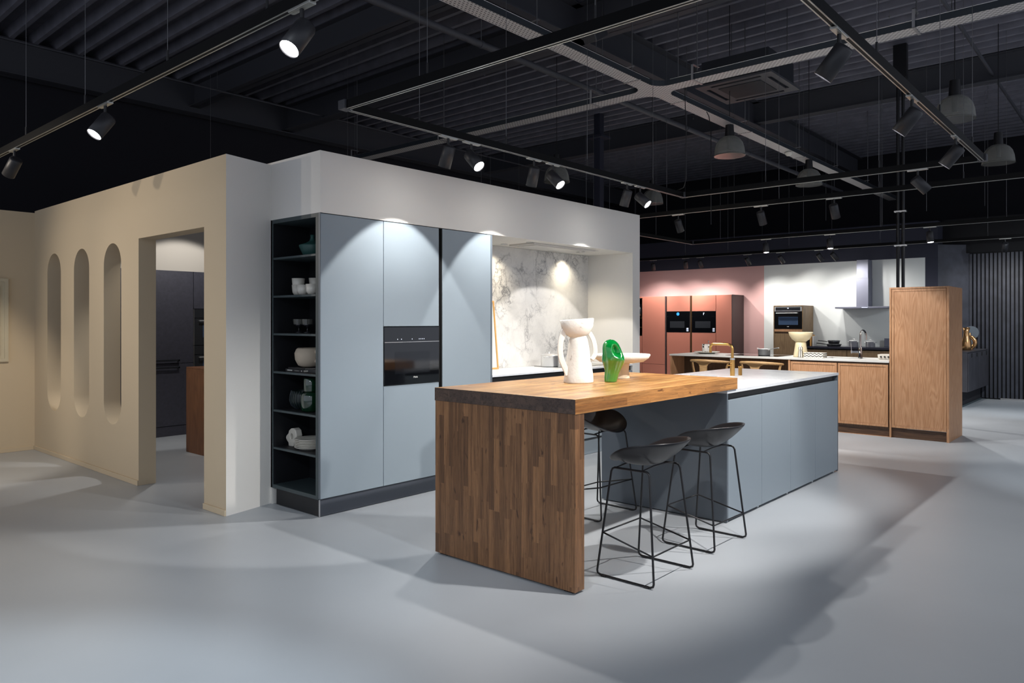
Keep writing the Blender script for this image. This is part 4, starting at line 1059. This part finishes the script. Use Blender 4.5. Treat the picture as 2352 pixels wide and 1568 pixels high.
def stool(label, x, y, rz):
    t = thing('bar_stool', label, 'bar stool', (x, y, 0), rz, 'bar stools at the oak table')
    s_ = bpy.data.objects.new('seat', me_seat); COL.objects.link(s_); s_.parent = t
    m_ = s_.modifiers.new('solid', 'SOLIDIFY'); m_.thickness = .011; m_.offset = 0
    m_ = s_.modifiers.new('sub', 'SUBSURF'); m_.levels = 1; m_.render_levels = 1
    zt = .617
    def leg_pt(sx, sy, z):
        k_ = z / zt
        return Vector((sx * (.226 + (.170 - .226) * k_), (.188 if sy > 0 else -.186) * (1 - k_) + (.120 if sy > 0 else -.125) * k_, z))
    for sx in (-1, 1):
        for sy in (-1, 1):
            pts = [leg_pt(sx, sy, .03), leg_pt(sx, sy, .2), leg_pt(sx, sy, .4), leg_pt(sx, sy, zt - .022), leg_pt(sx, sy * .93, zt - .006), leg_pt(sx, sy, zt) - Vector((0, sy * .02, 0))]
            pts[4] = leg_pt(sx, sy, zt - .006) - Vector((0, sy * .007, 0))
            MB().tube(pts, .0062, n=10).build('leg', M['blackmetal'], t, local=True)
        a = leg_pt(sx, 1, zt) - Vector((0, .02, 0)); b2 = leg_pt(sx, -1, zt) + Vector((0, .02, 0))
        MB().tube([a, b2], .0062, n=10).build('seat_rail', M['blackmetal'], t, local=True)
        a = leg_pt(sx, 1, .03); b2 = leg_pt(sx, -1, .03)
        ru = MB().tube([a, Vector((a.x + sx * .001, a.y - .004, .016)), Vector((a.x, a.y - .022, .0075)), Vector((b2.x, b2.y + .022, .0075)), Vector((b2.x + sx * .001, b2.y + .004, .016)), b2], .0062, n=10).build('floor_runner', M['blackmetal'], t, local=True)
        for yy in (a.y - .045, b2.y + .045): MB().box(a.x - .0085, a.x + .0085, yy - .016, yy + .016, 0, .012, .002).build('glide', M['blackmetal'], ru, local=True)
    fr_ = [leg_pt(-1, 1, .245), leg_pt(1, 1, .245), leg_pt(1, -1, .172), leg_pt(-1, -1, .172)]
    MB().tube(fr_ + [fr_[0]], .0052, n=8).build('footrest', M['blackmetal'], t, local=True)
    for sy in (-1, 1): MB().tube([Vector((-.170, sy * .085, zt + .004)), Vector((-.06, sy * .085, zt + .014)), Vector((.06, sy * .085, zt + .014)), Vector((.170, sy * .085, zt + .004))], .005, n=8).build('cross_bar', M['blackmetal'], t, local=True)
    return t
stool('black shell bar stool nearest the camera beside the oak panel', 3.722, 2.232, R(0))
stool('black shell bar stool standing at the front corner of the blue island', 4.512, 2.258, R(-1))
stool('black shell bar stool on the far side under the table, seat half hidden', 4.650, 3.195, R(178))

# ------------------------------------------------------------------ room behind the doorway
t = thing('dark_tall_cabinet', 'anthracite tall cabinet with two bar handles seen through the doorway', 'cabinet', (4.16, 9.4, 0))
X0, X1 = 3.862, 4.462
MB().box(X0, X1, 9.402, 9.414, .12, 2.09).build('carcass', M['gap'], t)
d1 = MB().box(X0 + .002, X1 - .002, 9.38, 9.40, .918, 2.088, .002).build('door', M['darkcab'], t)
d2 = MB().box(X0 + .002, X1 - .002, 9.38, 9.40, .13, .912, .002).build('door', M['darkcab'], t)
for dd, zz in ((d1, .955), (d2, .865)):
    hb = MB().box(3.90, 4.27, 9.345, 9.357, zz - .011, zz + .011, .002)
    for xx in (3.905, 4.265): hb.box(xx - .012, xx + .012, 9.345, 9.38, zz - .012, zz + .012, .002)
    hb.build('bar_handle', M['ovengrey'], dd)
MB().box(X0, X1, 9.388, 9.40, .002, .125).build('plinth', M['darkcab'], t)
t = thing('dark_tall_cabinet', 'anthracite cabinet left of the bar handles, mostly hidden by the jamb', 'cabinet', (3.56, 9.4, 0))
MB().box(3.262, 3.860, 9.402, 9.414, .12, 2.09).build('carcass', M['gap'], t)
MB().box(3.264, 3.858, 9.38, 9.40, .13, 2.088, .002).build('door', M['darkcab'], t); MB().box(3.262, 3.860, 9.388, 9.40, .002, .125).build('plinth', M['darkcab'], t)
t = thing('dark_oven_tower', 'anthracite cabinet tower holding two stacked ovens behind the doorway', 'cabinet', (4.77, 9.4, 0))
MB().box(4.464, 5.064, 9.402, 9.414, .12, 2.09).build('carcass', M['gap'], t)
MB().box(4.466, 5.062, 9.38, 9.40, 1.612, 2.088, .002).build('door', M['darkcab'], t)
MB().box(4.466, 5.062, 9.38, 9.40, .13, .66, .002).build('door', M['darkcab'], t); MB().box(4.464, 5.064, 9.388, 9.40, .002, .125).build('plinth', M['darkcab'], t)
for (z0, z1, lab) in ((1.14, 1.606, 'upper dark grey oven seen through the doorway'), (.665, 1.135, 'lower dark grey oven, cut by the brown block')):
    o = thing('built_in_oven', lab, 'oven', (4.77, 9.38, z0))
    MB().box(4.470, 5.058, 9.370, 9.40, z1 - .115, z1, .002).build('control_panel', M['ovengrey'], o)
    dd = MB().box(4.470, 5.058, 9.366, 9.40, z0, z1 - .120, .002).build('oven_door', M['ovengrey'], o)
    MB().box(4.58, 4.94, 9.3652, 9.3665, z0 + .10, z1 - .20).build('window', M['bluewin'], dd)
    h_ = MB().cyl((4.52, 9.33, z1 - .15), (5.01, 9.33, z1 - .15), .009, n=12)
    for xx in (4.53, 5.0): h_.cyl((xx, 9.33, z1 - .15), (xx, 9.368, z1 - .15), .006, n=8)
    h_.build('door_handle', M['steel'], dd)
    MB().box(4.462, 4.470, 9.372, 9.40, z0, z1).build('edge_strip', M['alu'], o)
    MB().box(4.72, 4.75, 9.3695, 9.3700, z1 - .06, z1 - .055).build('brand_plate', M['print'], o)
t = thing('brown_kitchen_block', 'rust brown kitchen block standing in the room behind the doorway', 'island', (4.3, 7.2, 0))
MB().box(3.79, 4.72, 6.0, 8.138, .93, .944, .001).build('top', M['rust'], t)
MB().box(3.79, 3.81, 6.0, 8.138, 0.002, .929).build('side_panel', M['rust'], t)
MB().box(3.815, 4.70, 6.01, 8.13, .002, .925).build('body', M['rust'], t)
# framed relief on the end wall
t = thing('framed_relief', 'pale framed paper relief on the beige end wall, cut by the left edge', 'picture', (2.02, 9.56, 1.46))
x0, x1, z0, z1 = 1.57, 2.467, 1.005, 1.920
MB().box(x0, x1, 9.545, 9.578, z0, z0 + .035).box(x0, x1, 9.545, 9.578, z1 - .035, z1).box(x0, x0 + .035, 9.545, 9.578, z0 + .035, z1 - .035).box(x1 - .035, x1, 9.545, 9.578, z0 + .035, z1 - .035).build('frame', M['paper'], t)
mb = MB().box(x0 + .035, x1 - .035, 9.562, 9.577, z0 + .035, z1 - .035)
mb.build('backing', M['paper'], t)
sheet = MB().box(x0 + .07, x1 - .07, 9.552, 9.5615, z0 + .07, z1 - .07, .003).build('relief_sheet', M['paper'], t)
mb = MB()
for zz in (1.80, 1.73, 1.66, 1.60, 1.52, 1.45, 1.36, 1.25, 1.12): mb.box(x0 + .09, x1 - .085, 9.5505, 9.5518, zz, zz + .008)
mb.box(x1 - .082, x1 - .078, 9.5505, 9.5518, z0 + .08, z1 - .08)
mb.build('groove', M['paperline'], sheet)

# ------------------------------------------------------------------ oak counter
CX = 10.05
t = thing('counter_worktop', 'long pale cream worktop of the oak counter', 'worktop', (10.45, 4.05, .93))
sk = (2.96, 3.42, 10.32, 10.70)
mb = MB(); mb.box(CX - .01, 10.85, sk[1], 5.61, .93, .952).box(CX - .01, 10.85, 2.535, sk[0], .93, .952).box(CX - .01, sk[2], sk[0], sk[1], .93, .952).box(sk[3], 10.85, sk[0], sk[1], .93, .952)
mb.build('slab', M['white'], t)
t = thing('counter_sink', 'dark sink cut into the cream counter top', 'sink', (10.5, 3.2, .8))
MB().box(sk[2], sk[3], sk[0], sk[1], .80, .804).box(sk[2] - .004, sk[2], sk[0], sk[1], .80, .929).box(sk[3], sk[3] + .004, sk[0], sk[1], .80, .929).box(sk[2], sk[3], sk[0] - .004, sk[0], .80, .929).box(sk[2], sk[3], sk[1], sk[1] + .004, .80, .929).build('basin', M['darktray'], t)
t = thing('counter_table_end', 'open seating end of the oak counter with side panel and dark recess', 'counter', (10.4, 4.7, 0))
MB().box(CX, 10.84, 5.575, 5.60, 0, .929, .001).build('side_panel', M['oakv'], t)
MB().box(10.45, 10.47, 3.82, 5.574, 0, .929).build('recess_panel', M['oakdark'], t)
MB().box(CX, 10.84, 3.775, 3.80, 0, .929, .001).build('side_panel', M['oakv'], t)
def oakdoor(t, y0, y1, z0, z1, name='door', mat='oakv', x=CX):
    d = MB().box(x + .006, x + .022, y0 + .03, y1 - .03, z0 + .03, z1 - .03).build(name, M[mat], t)
    f = MB()
    f.box(x, x + .022, y0, y1, z0, z0 + .028, .002).box(x, x + .022, y0, y1, z1 - .028, z1, .002).box(x, x + .022, y0, y0 + .028, z0 + .028, z1 - .028, .002).box(x, x + .022, y1 - .028, y1, z0 + .028, z1 - .028, .002)
    f.build('door_frame', M[mat], d); return d
for (a, b2, lab) in ((2.545, 3.155, 'oak base cabinet beside the tall oak cabinet'), (3.16, 3.772, 'oak base cabinet partly hidden behind the white island corner')):
    t = thing('oak_base_cabinet', lab, 'cabinet', (10.4, (a + b2) / 2, 0))
    MB().box(CX + .024, 10.84, a, b2, .10, .78).build('carcass', M['oakdark'], t)
    MB().box(CX + .024, CX + .10, a, b2, .78, .925).build('top_rail', M['oakdark'], t)
    oakdoor(t, a + .004, b2 - .004, .125, .905)
    MB().box(CX + .03, CX + .045, a, b2, .0, .115).build('plinth', M['oakplinth'], t)
    MB().box(CX + .022, CX + .03, a, b2, .0, .006).build('floor_strip', M['oakv'], t)
t = thing('tall_oak_cabinet', 'tall natural oak cabinet with a framed door closing the counter', 'cabinet', (10.43, 2.21, 0))
MB().box(CX, 10.83, 1.880, 1.906, 0, 1.87, .0015).build('side_panel', M['oakv'], t)
MB().box(CX, 10.83, 2.514, 2.534, 0, 1.87, .0015).build('side_panel', M['oakv'], t)
MB().box(CX, 10.83, 1.906, 2.514, 1.850, 1.87, .001).build('top_panel', M['oakv'], t)
MB().box(10.80, 10.82, 1.906, 2.514, .1, 1.85).build('back_panel', M['oakdark'], t)
oakdoor(t, 1.910, 2.510, .125, 1.846, x=CX + .004)
MB().box(CX + .03, CX + .045, 1.906, 2.514, .0, .118).build('plinth', M['oakplinth'], t)
# counter chairs with a bent back rail
def counter_chair(label, x, y):
    t = thing('counter_chair', label, 'chair', (x, y, 0), 0, 'pale wooden chairs at the oak counter')
    # faces +X, backrest on the -X side
    pts = []
    for a in range(-100, 101, 10):
        pts.append((-.02 - .255 * math.cos(R(a)), .285 * math.sin(R(a)), .885 - .035 * (1 - math.cos(R(a))) * .6))
    rr_ = [.012 + .010 * math.cos(R(a) * .85) for a in range(-100, 101, 10)]
    MB().tube(pts, rr_, n=12).build('back_rail', M['ash'], t, local=True)
    sp = [(-.14, .872), (.14, .872), (.075, .84), (.055, .80), (.055, .74), (.075, .66), (-.075, .66), (-.055, .74), (-.055, .80), (-.075, .84)]
    MB().prism(sp, -.262, -.245, lambda u, v, w_: (w_, u, v)).build('back_splat', M['ash'], t, local=True)
    for s_ in (-1, 1):
        MB().tube([(-.05, s_ * .28, .865), (-.06, s_ * .265, .80), (-.05, s_ * .24, .655)], [.012, .016, .018], n=10).build('side_post', M['ash'], t, local=True)
    MB().lathe([(1e-5, .62), (.20, .62), (.235, .635), (.24, .65), (.22, .655), (1e-5, .645)], n=36).build('seat', M['ash'], t, local=True)
    for sx in (-1, 1):
        for s_ in (-1, 1):
            MB().tube([(sx * .16, s_ * .16, .63), (sx * .21, s_ * .21, 0.0)], [.017, .011], n=10).build('leg', M['ash'], t, local=True)
    MB().tube([(.19, -.19, .2), (.19, .19, .2)], .009, n=8).build('footrest', M['ash'], t, local=True)
counter_chair('left pale wooden counter chair behind the brass faucet', 10.0, 4.90)
counter_chair('right pale wooden counter chair beside the soap dispenser', 10.0, 4.14)
# charcoal chair in the distance
t = thing('shell_chair', 'charcoal upholstered shell chair behind the footed bowl', 'chair', (11.2, 7.1, 0))
vs = []; fs = []
for j in range(11):
    zz = .44 + .41 * j / 10
    for i in range(21):
        a = R(-95 + 190 * i / 20); wv = .27 * (1 - .25 * (j / 10) ** 3 * abs(math.sin(a)))
        vs.append((-wv * math.cos(a) * (1 + .05 * j / 10), wv * math.sin(a) * 1.05, zz - .02 * (1 - math.cos(a)) * j))
for j in range(10):
    for i in range(20): fs.append((j * 21 + i, j * 21 + i + 1, (j + 1) * 21 + i + 1, (j + 1) * 21 + i))
o = MB().add(vs, fs, 0, True).build('backrest', M['charcoal'], t, local=True); m_ = o.modifiers.new('s', 'SOLIDIFY'); m_.thickness = .03
MB().lathe([(1e-5, .42), (.24, .42), (.26, .45), (.24, .48), (1e-5, .48)], n=32).build('seat', M['charcoal'], t, local=True)
for sx in (-1, 1):
    for s_ in (-1, 1): MB().tube([(sx * .15, s_ * .15, .42), (sx * .24, s_ * .24, 0)], .011, n=8).build('leg', M['blackmetal'], t, local=True)

# things on the counter
CT = .9525
t = thing('serving_plate', 'wide white plate under the dotted cup on the counter', 'plate', (10.5, 5.22, CT))
MB().lathe([(1e-5, 0), (.10, 0), (.13, .012), (.19, .028), (.195, .031), (.19, .034), (.125, .018), (1e-5, .010)], n=48).build('dish', M['whiteceramic'], t, local=True)
t = thing('dotted_cup', 'tall white cup with black dots on the wide plate', 'cup', (10.5, 5.235, CT + .0115))
MB().lathe([(1e-5, 0), (.052, 0), (.056, .01), (.060, .135), (.056, .135), (.052, .012), (1e-5, .01)], n=36).build('body', M['dots'], t, local=True)
t = thing('spoon', 'thin spoon sticking up out of the dotted cup', 'spoon', (10.5, 5.215, CT + .03))
MB().cyl((0, 0, 0), (0, -.02, .15), .003, n=8).ball((0, -.022, .158), (.004, .009, .014)).build('handle', M['alu'], t, local=True)
t = thing('counter_hob', 'black glass hob set in the cream counter', 'hob', (10.45, 4.4, CT))
MB().box(10.20, 10.72, 4.0, 4.78, CT + .0003, CT + .004, .001).build('glass_plate', M['blackglass'], t)
pot('saucepan', 'steel saucepan with a long handle on the counter hob', 10.45, 4.30, CT + .0045, .085, .085, 'long', False, R(-110))
t = thing('footed_vase', 'tall cream vase with a wide dish top on the counter', 'vase', (10.42, 3.765, CT))
MB().lathe([(1e-5, 0), (.098, 0), (.095, .02), (.075, .16), (.068, .215), (1e-5, .217)], n=40).build('foot', M['cream'], t, local=True)
MB().lathe([(1e-5, .212), (.07, .214), (.115, .245), (.15, .30), (.162, .345), (.157, .348), (.14, .31), (.10, .26), (1e-5, .235)], n=48).build('dish', M['cream'], t, local=True)
t = thing('pepper_mill', 'small striped bottle shaped mill before the cream vase', 'mill', (10.26, 3.71, CT))
ml = MB(); ml.lathe([(1e-5, 0), (.034, 0), (.030, .02), (.024, .08), (.021, .10), (.030, .115), (.028, .135), (.015, .145), (.018, .16), (1e-5, .165)], n=24).build('body', M['whiteceramic'], t, local=True)
mb = MB()
for k_ in range(6):
    a = k_ * math.pi / 3 + .3
    mb.tube([(math.cos(a) * q, math.sin(a) * q, zz) for q, zz in ((.0335, .002), (.0305, .02), (.0245, .08), (.0215, .10), (.0300, .115), (.028, .135), (.0155, .145))], .0035, n=6)
mb.build('stripes', M['ink'], t, local=True)
t = thing('zigzag_box', 'white box with black zigzag pattern on the counter', 'box', (10.30, 3.53, CT))
MB().box(-.08, .08, -.135, .125, 0, .062, .004).build('body', M['zigzag'], t, local=True); MB().box(-.08, .08, -.135, .125, .0622, .07, .003).build('lid', M['zigzag'], t, local=True)
t = thing('chrome_faucet', 'shiny chrome arched faucet on the oak counter', 'faucet', (10.66, 3.05, CT))
MB().lathe([(1e-5, 0), (.030, 0), (.030, .008), (.022, .012), (.022, .13), (.018, .14), (1e-5, .14)], n=28).build('body', M['chrome'], t, local=True)
MB().tube([(0, 0, .13), (0, 0, .30)] + [(-.05 * (1 - math.cos(R(a))) * 1.0, -.05 * (1 - math.cos(R(a))), .30 + .075 * math.sin(R(a))) for a in range(15, 181, 15)] + [(-.1, -.1, .25)], .0115, n=14).build('spout', M['chrome'], t, local=True)
MB().cyl((0, .02, .085), (-.01, .10, .085), .018, n=18).cyl((-.012, .11, .06), (-.012, .11, .10), .012, n=14).cyl((-.012, .11, .10), (-.012, .115, .19), .005, n=8).build('lever', M['chrome'], t, local=True)
t = thing('dotted_box', 'small white box with three black dots beside the tall oak cabinet', 'box', (10.5, 2.68, CT))
MB().lathe([(1e-5, 0), (.10, 0), (.115, .01), (.125, .06), (.12, .065), (1e-5, .07)], n=4, smooth=False).build('body', M['whiteceramic'], t, local=True)
t.rotation_euler[2] = R(45)
mb = MB()
for yy in (.045, 0, -.045): mb.cyl((-.0995, yy, .035), (-.082, yy, .033), .011, n=14)
mb.v = [Matrix.Rotation(R(-45), 4, 'Z') @ v + Vector((0, 0, 0)) for v in mb.v]
mb.build('dots', M['ink'], t, local=True)
t = thing('soap_bottle', 'dark bottle squeezed between dotted box and oak cabinet', 'bottle', (10.33, 2.575, CT))
MB().lathe([(1e-5, 0), (.028, 0), (.03, .02), (.03, .09), (.012, .11), (.012, .125), (.016, .127), (.016, .14), (1e-5, .14)], n=24).build('body', M['ink'], t, local=True)

# ------------------------------------------------------------------ pink kitchen wall
PX = 15.2
def pk(t, name, y0, y1, z0, z1, mat='terracotta', x=PX, th=.022): return MB().box(x, x + th, y0 + .003, y1 - .003, z0, z1, .002).build(name, M[mat], t)
def pink_unit(label, y0, y1): 
    t = thing('pink_cabinet', label, 'cabinet', (15.5, (y0 + y1) / 2, 0)); MB().box(PX + .024, 15.79, y0 + .002, y1 - .002, .1, 2.028).build('carcass', M['brownpanel'], t); return t
t = pink_unit('terracotta tall cabinet right of the open gold shelf', 8.605, 9.215); pk(t, 'door', 8.605, 9.215, .45, 2.028)
pk(t, 'door', 8.605, 9.215, .1, .444)
t = pink_unit('terracotta tower around the left of the twin ovens', 7.95, 8.575); pk(t, 'door', 7.97, 8.56, 1.675, 2.028); pk(t, 'door', 7.97, 8.56, .1, 1.195)
t = pink_unit('terracotta tower around the right of the twin ovens', 7.345, 7.94); pk(t, 'door', 7.345, 7.925, 1.675, 2.028); pk(t, 'door', 7.345, 7.925, .1, 1.195)
t = pink_unit('terracotta tall end cabinet with a dark brown side', 6.975, 7.343); pk(t, 'door', 6.975, 7.343, .1, 2.028)
MB().box(PX, 15.79, 6.962, 6.9725, .0, 2.03).build('side_panel', M['brownpanel'], t, 'dark brown side panel'); MB().box(PX + .002, PX + .03, 6.955, 6.962, .86, .94).build('pull', M['ink'], t)
for i, yy in enumerate((8.590, 7.948)):
    o = MB().box(PX + .002, PX + .022, yy - .012, yy + .008, 0, 2.028).build('grip_profile', M['goldtrim'] if i else M['brownpanel'], origin=(PX, yy, .1))
    tag(o, ['dark slim grip profile left of the twin ovens', 'gold slim grip profile between the twin ovens'][i], 'trim')
for (y0, y1, lab, disp) in ((7.985, 8.555, 'left black built-in oven with a blue round display', 0), (7.35, 7.92, 'right black built-in oven in the terracotta wall', 1)):
    o = thing('built_in_oven', lab, 'oven', (PX, (y0 + y1) / 2, 1.2))
    MB().box(PX - .003, PX + .02, y0, y1, 1.56, 1.67, .002).build('control_panel', M['blackglass'], o)
    dd = MB().box(PX - .003, PX + .02, y0, y1, 1.20, 1.553, .002).build('oven_door', M['blackglass'], o)
    MB().box(PX - .0035, PX - .0031, y0 + .12, y1 - .08, 1.30, 1.45).build('window', M['ovengrey'], dd)
    MB().box(PX - .004, PX - .0032, y0 + .02, y0 + .07, 1.222, 1.30).build('energy_sticker', M['sticker'], dd); MB().box(PX - .0045, PX - .0041, y0 + .025, y0 + .065, 1.25, 1.262).build('sticker_band', M['stickerblue'], dd)
    if disp == 0: MB().cyl((PX - .0045, (y0 + y1) / 2, 1.615), (PX - .0032, (y0 + y1) / 2, 1.615), .036, n=28).build('display', M['blue_led'], o)
    else: MB().box(PX - .0045, PX - .0032, (y0 + y1) / 2 - .004, (y0 + y1) / 2 + .008, 1.59, 1.64).box(PX - .0045, PX - .0032, (y0 + y1) / 2 - .02, (y0 + y1) / 2 + .0, 1.625, 1.64).build('display', M['white_led'], o)
t = thing('gold_open_shelf', 'dark open shelf with thin gold edges at the left end of the pink wall', 'shelf', (15.5, 9.55, 0))
MB().box(15.75, 15.79, 9.22, 9.9, 1.1, 2.0).build('back_panel', M['gap'], t); MB().box(PX, 15.79, 9.22, 9.9, .1, 1.10).build('lower_cabinet', M['terracotta'], t)
MB().box(PX, 15.79, 9.22, 9.9, 2.0, 2.03).build('top_panel', M['terracotta'], t)
for zz in (1.10, 1.30, 1.52): MB().box(PX, 15.74, 9.221, 9.9, zz, zz + .012).build('shelf', M['goldtrim'], t)
t = thing('round_black_vase', 'round black vase in the gold edged shelf', 'vase', (15.35, 9.37, 1.5325))
MB().lathe([(1e-5, 0), (.06, 0), (.11, .06), (.145, .16), (.11, .26), (.05, .31), (.04, .33), (1e-5, .33)], n=32).build('body', M['seat'], t, local=True)

# ------------------------------------------------------------------ grey-brown oak kitchen at the white wall
t = thing('oak_oven_tower', 'short grey brown oak tower carrying a built-in oven', 'cabinet', (15.5, 5.75, 0))
MB().box(PX, 15.79, 5.445, 5.463, 0, 1.775, .001).build('side_panel', M['oaktower'], t); MB().box(PX, 15.79, 6.037, 6.055, 0, 1.775, .001).build('side_panel', M['oaktower'], t)
MB().box(PX, 15.79, 5.463, 6.037, 1.757, 1.775).build('top_panel', M['oaktower'], t)
MB().box(PX + .03, 15.79, 5.463, 6.037, 0, 1.756).build('carcass', M['oakdark'], t)
MB().box(PX, PX + .022, 5.466, 6.034, 1.235, 1.29, .001).build('filler', M['oakv'], t); MB().box(PX, PX + .022, 5.466, 6.034, .1, 1.195, .001).build('door', M['oaktower'], t)
o = thing('built_in_oven', 'steel framed oven with a blue window in the oak tower', 'oven', (PX, 5.75, 1.3))
MB().box(PX - .004, PX + .02, 5.468, 6.032, 1.655, 1.748, .002).build('control_panel', M['steel'], o); MB().box(PX - .005, PX - .0042, 5.50, 6.01, 1.668, 1.738).build('display', M['ovengrey'], o)
MB().box(PX - .0055, PX - .0051, 5.735, 5.765, 1.71, 1.725).build('clock', M['white_led'], o)
dd = MB().box(PX - .004, PX + .02, 5.468, 6.032, 1.296, 1.65, .002).build('oven_door', M['blackglass'], o)
MB().box(PX - .0048, PX - .0041, 5.545, 5.95, 1.375, 1.54).build('window', M['bluewin'], dd)
hb = MB().cyl((PX - .035, 5.545, 1.618), (PX - .035, 5.99, 1.618), .008, n=12)
for yy in (5.56, 5.975): hb.cyl((PX - .035, yy, 1.618), (PX - .003, yy, 1.618), .005, n=8)
hb.build('door_handle', M['steel'], dd)
MB().box(PX - .0046, PX - .0041, 5.73, 5.77, 1.335, 1.345).build('brand_plate', M['print'], dd)
t = thing('dark_worktop', 'anthracite worktop of the oak kitchen at the white wall', 'worktop', (15.5, 4.4, .9))
MB().box(PX - .01, 15.795, 3.36, 5.443, .905, .945, .002).build('slab', M['darktop'], t)
for i, (a, b2) in enumerate(((4.60, 5.44), (3.78, 4.595), (3.36, 3.775))):
    t = thing('oak_base_cabinet', ['grey brown base cabinet beside the oven tower', 'grey brown base cabinet behind the chrome faucet', 'grey brown base cabinet mostly behind the tall oak cabinet'][i], 'cabinet', (15.5, (a + b2) / 2, 0))
    MB().box(PX + .024, 15.79, a, b2, .1, .86).build('carcass', M['gap'], t); MB().box(PX, PX + .022, a + .003, b2 - .003, .1, .88, .001).build('drawer_front', M['oaktower'], t)
t = thing('extractor_hood', 'steel T-shaped extractor hood with a tall chimney on the white wall', 'extractor hood', (15.5, 4.38, 1.7))
MB().box(15.32, 15.79, 3.89, 4.86, 1.70, 1.735, .004).build('canopy', M['hoodsteel'], t)
MB().box(15.315, 15.3195, 4.25, 4.36, 1.712, 1.722).build('buttons', M['white_led'], t)
MB().box(15.50, 15.78, 4.29, 4.51, 1.736, 2.30).build('chimney', M['hoodsteel'], t); MB().box(15.505, 15.78, 4.295, 4.505, 2.302, 2.66).build('chimney_extension', M['hoodsteel'], t)
KT = .9455
pot('cooking_pot', 'left steel pot of the pair on the anthracite worktop', 15.45, 4.545, KT, .085, .11, ang=R(80))
pot('cooking_pot', 'right steel pot of the pair on the anthracite worktop', 15.45, 4.235, KT, .085, .10, ang=R(80))
t = thing('hob_extractor_panel', 'low grey glass panel at the right end of the anthracite worktop', 'panel', (15.6, 3.9, KT))
MB().box(15.70, 15.715, 3.60, 4.05, KT, KT + .17, .002).build('glass_pane', M['hoodsteel'], t)
for i, (r_, z_) in enumerate(((.15, 0), (.12, .052))):
    t = thing('frying_pan', ['dark lower frying pan of the pair behind the cream vase', 'dark smaller pan stacked on top behind the cream vase'][i], 'pan', (15.45, 4.92, KT + z_))
    MB().lathe([(1e-5, 0), (r_ * .8, 0), (r_, .045 + .02 * i), (r_ - .004, .047 + .02 * i), (r_ * .78, .004), (1e-5, .004)], n=36).build('body', M['smoke'], t, local=True)
    MB().tube([(-.02, r_ - .003, .04), (-.05, r_ + .1, .055), (-.07, r_ + .17, .06)], .009, n=8).build('handle', M['blackmetal'], t, local=True)
for i, (c_, lab) in enumerate(((M['book'], 'black book standing beside the dark pans'), (M['oakframe'], 'orange wooden board standing beside the dark pans'), (M['print'], 'white booklet standing beside the dark pans'))):
    t = thing('standing_book' if i != 1 else 'cutting_board', lab, 'book' if i != 1 else 'board', (15.4, 5.38 - .05 * i, KT))
    MB().box(-.1, .1, -.016, .016, 0, .20 + .03 * (i == 1), .002).build('body', c_, t, local=True)

# ------------------------------------------------------------------ floating dark sideboard and its vases
t = thing('floating_sideboard', 'dark wall hung sideboard in front of the slatted wall', 'sideboard', (15.6, 2.6, .27))
MB().box(14.2, 16.12, 2.38, 2.66, .925, .94, .001).build('top', M['cabinetfloat'], t)
MB().box(14.2, 16.12, 2.39, 2.66, .27, .922).build('body', M['cabinetfloat'], t)
for i, x in enumerate((14.22, 14.69, 15.16, 15.63)):
    d = MB().box(x, x + .466, 2.372, 2.388, .275, .915, .001).build('door', M['cabinetfloat'], t)
    MB().box(x + .19, x + .30, 2.369, 2.3715, .84, .905).build('grip', M['gap'], d)
t = thing('sideboard_base', 'black recessed wall base below the floating sideboard', 'panel', (15.6, 2.65, 0))
MB().box(13.9, 16.12, 2.50, 2.66, 0, .27).build('base', M['blackwall'], t); MB().box(13.9, 16.12, 2.485, 2.4995, 0, .03).build('strip', M['shelfedge'], t)
t = thing('gold_vase', 'golden ring shaped vase on the floating sideboard', 'vase', (15.35, 2.55, .9405))
MB().tube([(.0, .085 * math.cos(a * math.pi / 12), .13 + .095 * math.sin(a * math.pi / 12)) for a in range(24)], .035, n=14, closed=True).lathe([(1e-5, 0), (.06, 0), (.05, .03), (1e-5, .05)], n=24).lathe([(.02, .25), (.024, .30), (.018, .30), (.016, .25), (.02, .25)], n=20).build('body', M['copper'], t, local=True)
t = thing('gold_vase', 'taller golden vase half hidden by the tall oak cabinet', 'vase', (15.05, 2.55, .9405))
MB().lathe([(1e-5, 0), (.07, 0), (.085, .06), (.075, .15), (.05, .24), (.04, .32), (.06, .40), (.05, .40), (.03, .32), (1e-5, .3)], n=28).build('body', M['copper'], t, local=True)
t = thing('dark_disc_vase', 'grey disc shaped vase behind the golden ones', 'vase', (15.7, 2.58, .9405))
MB().cyl((-.02, 0, .30), (.02, 0, .30), .12, n=36).box(-.02, .02, -.03, .03, 0, .2).build('body', M['slate'], t, local=True)
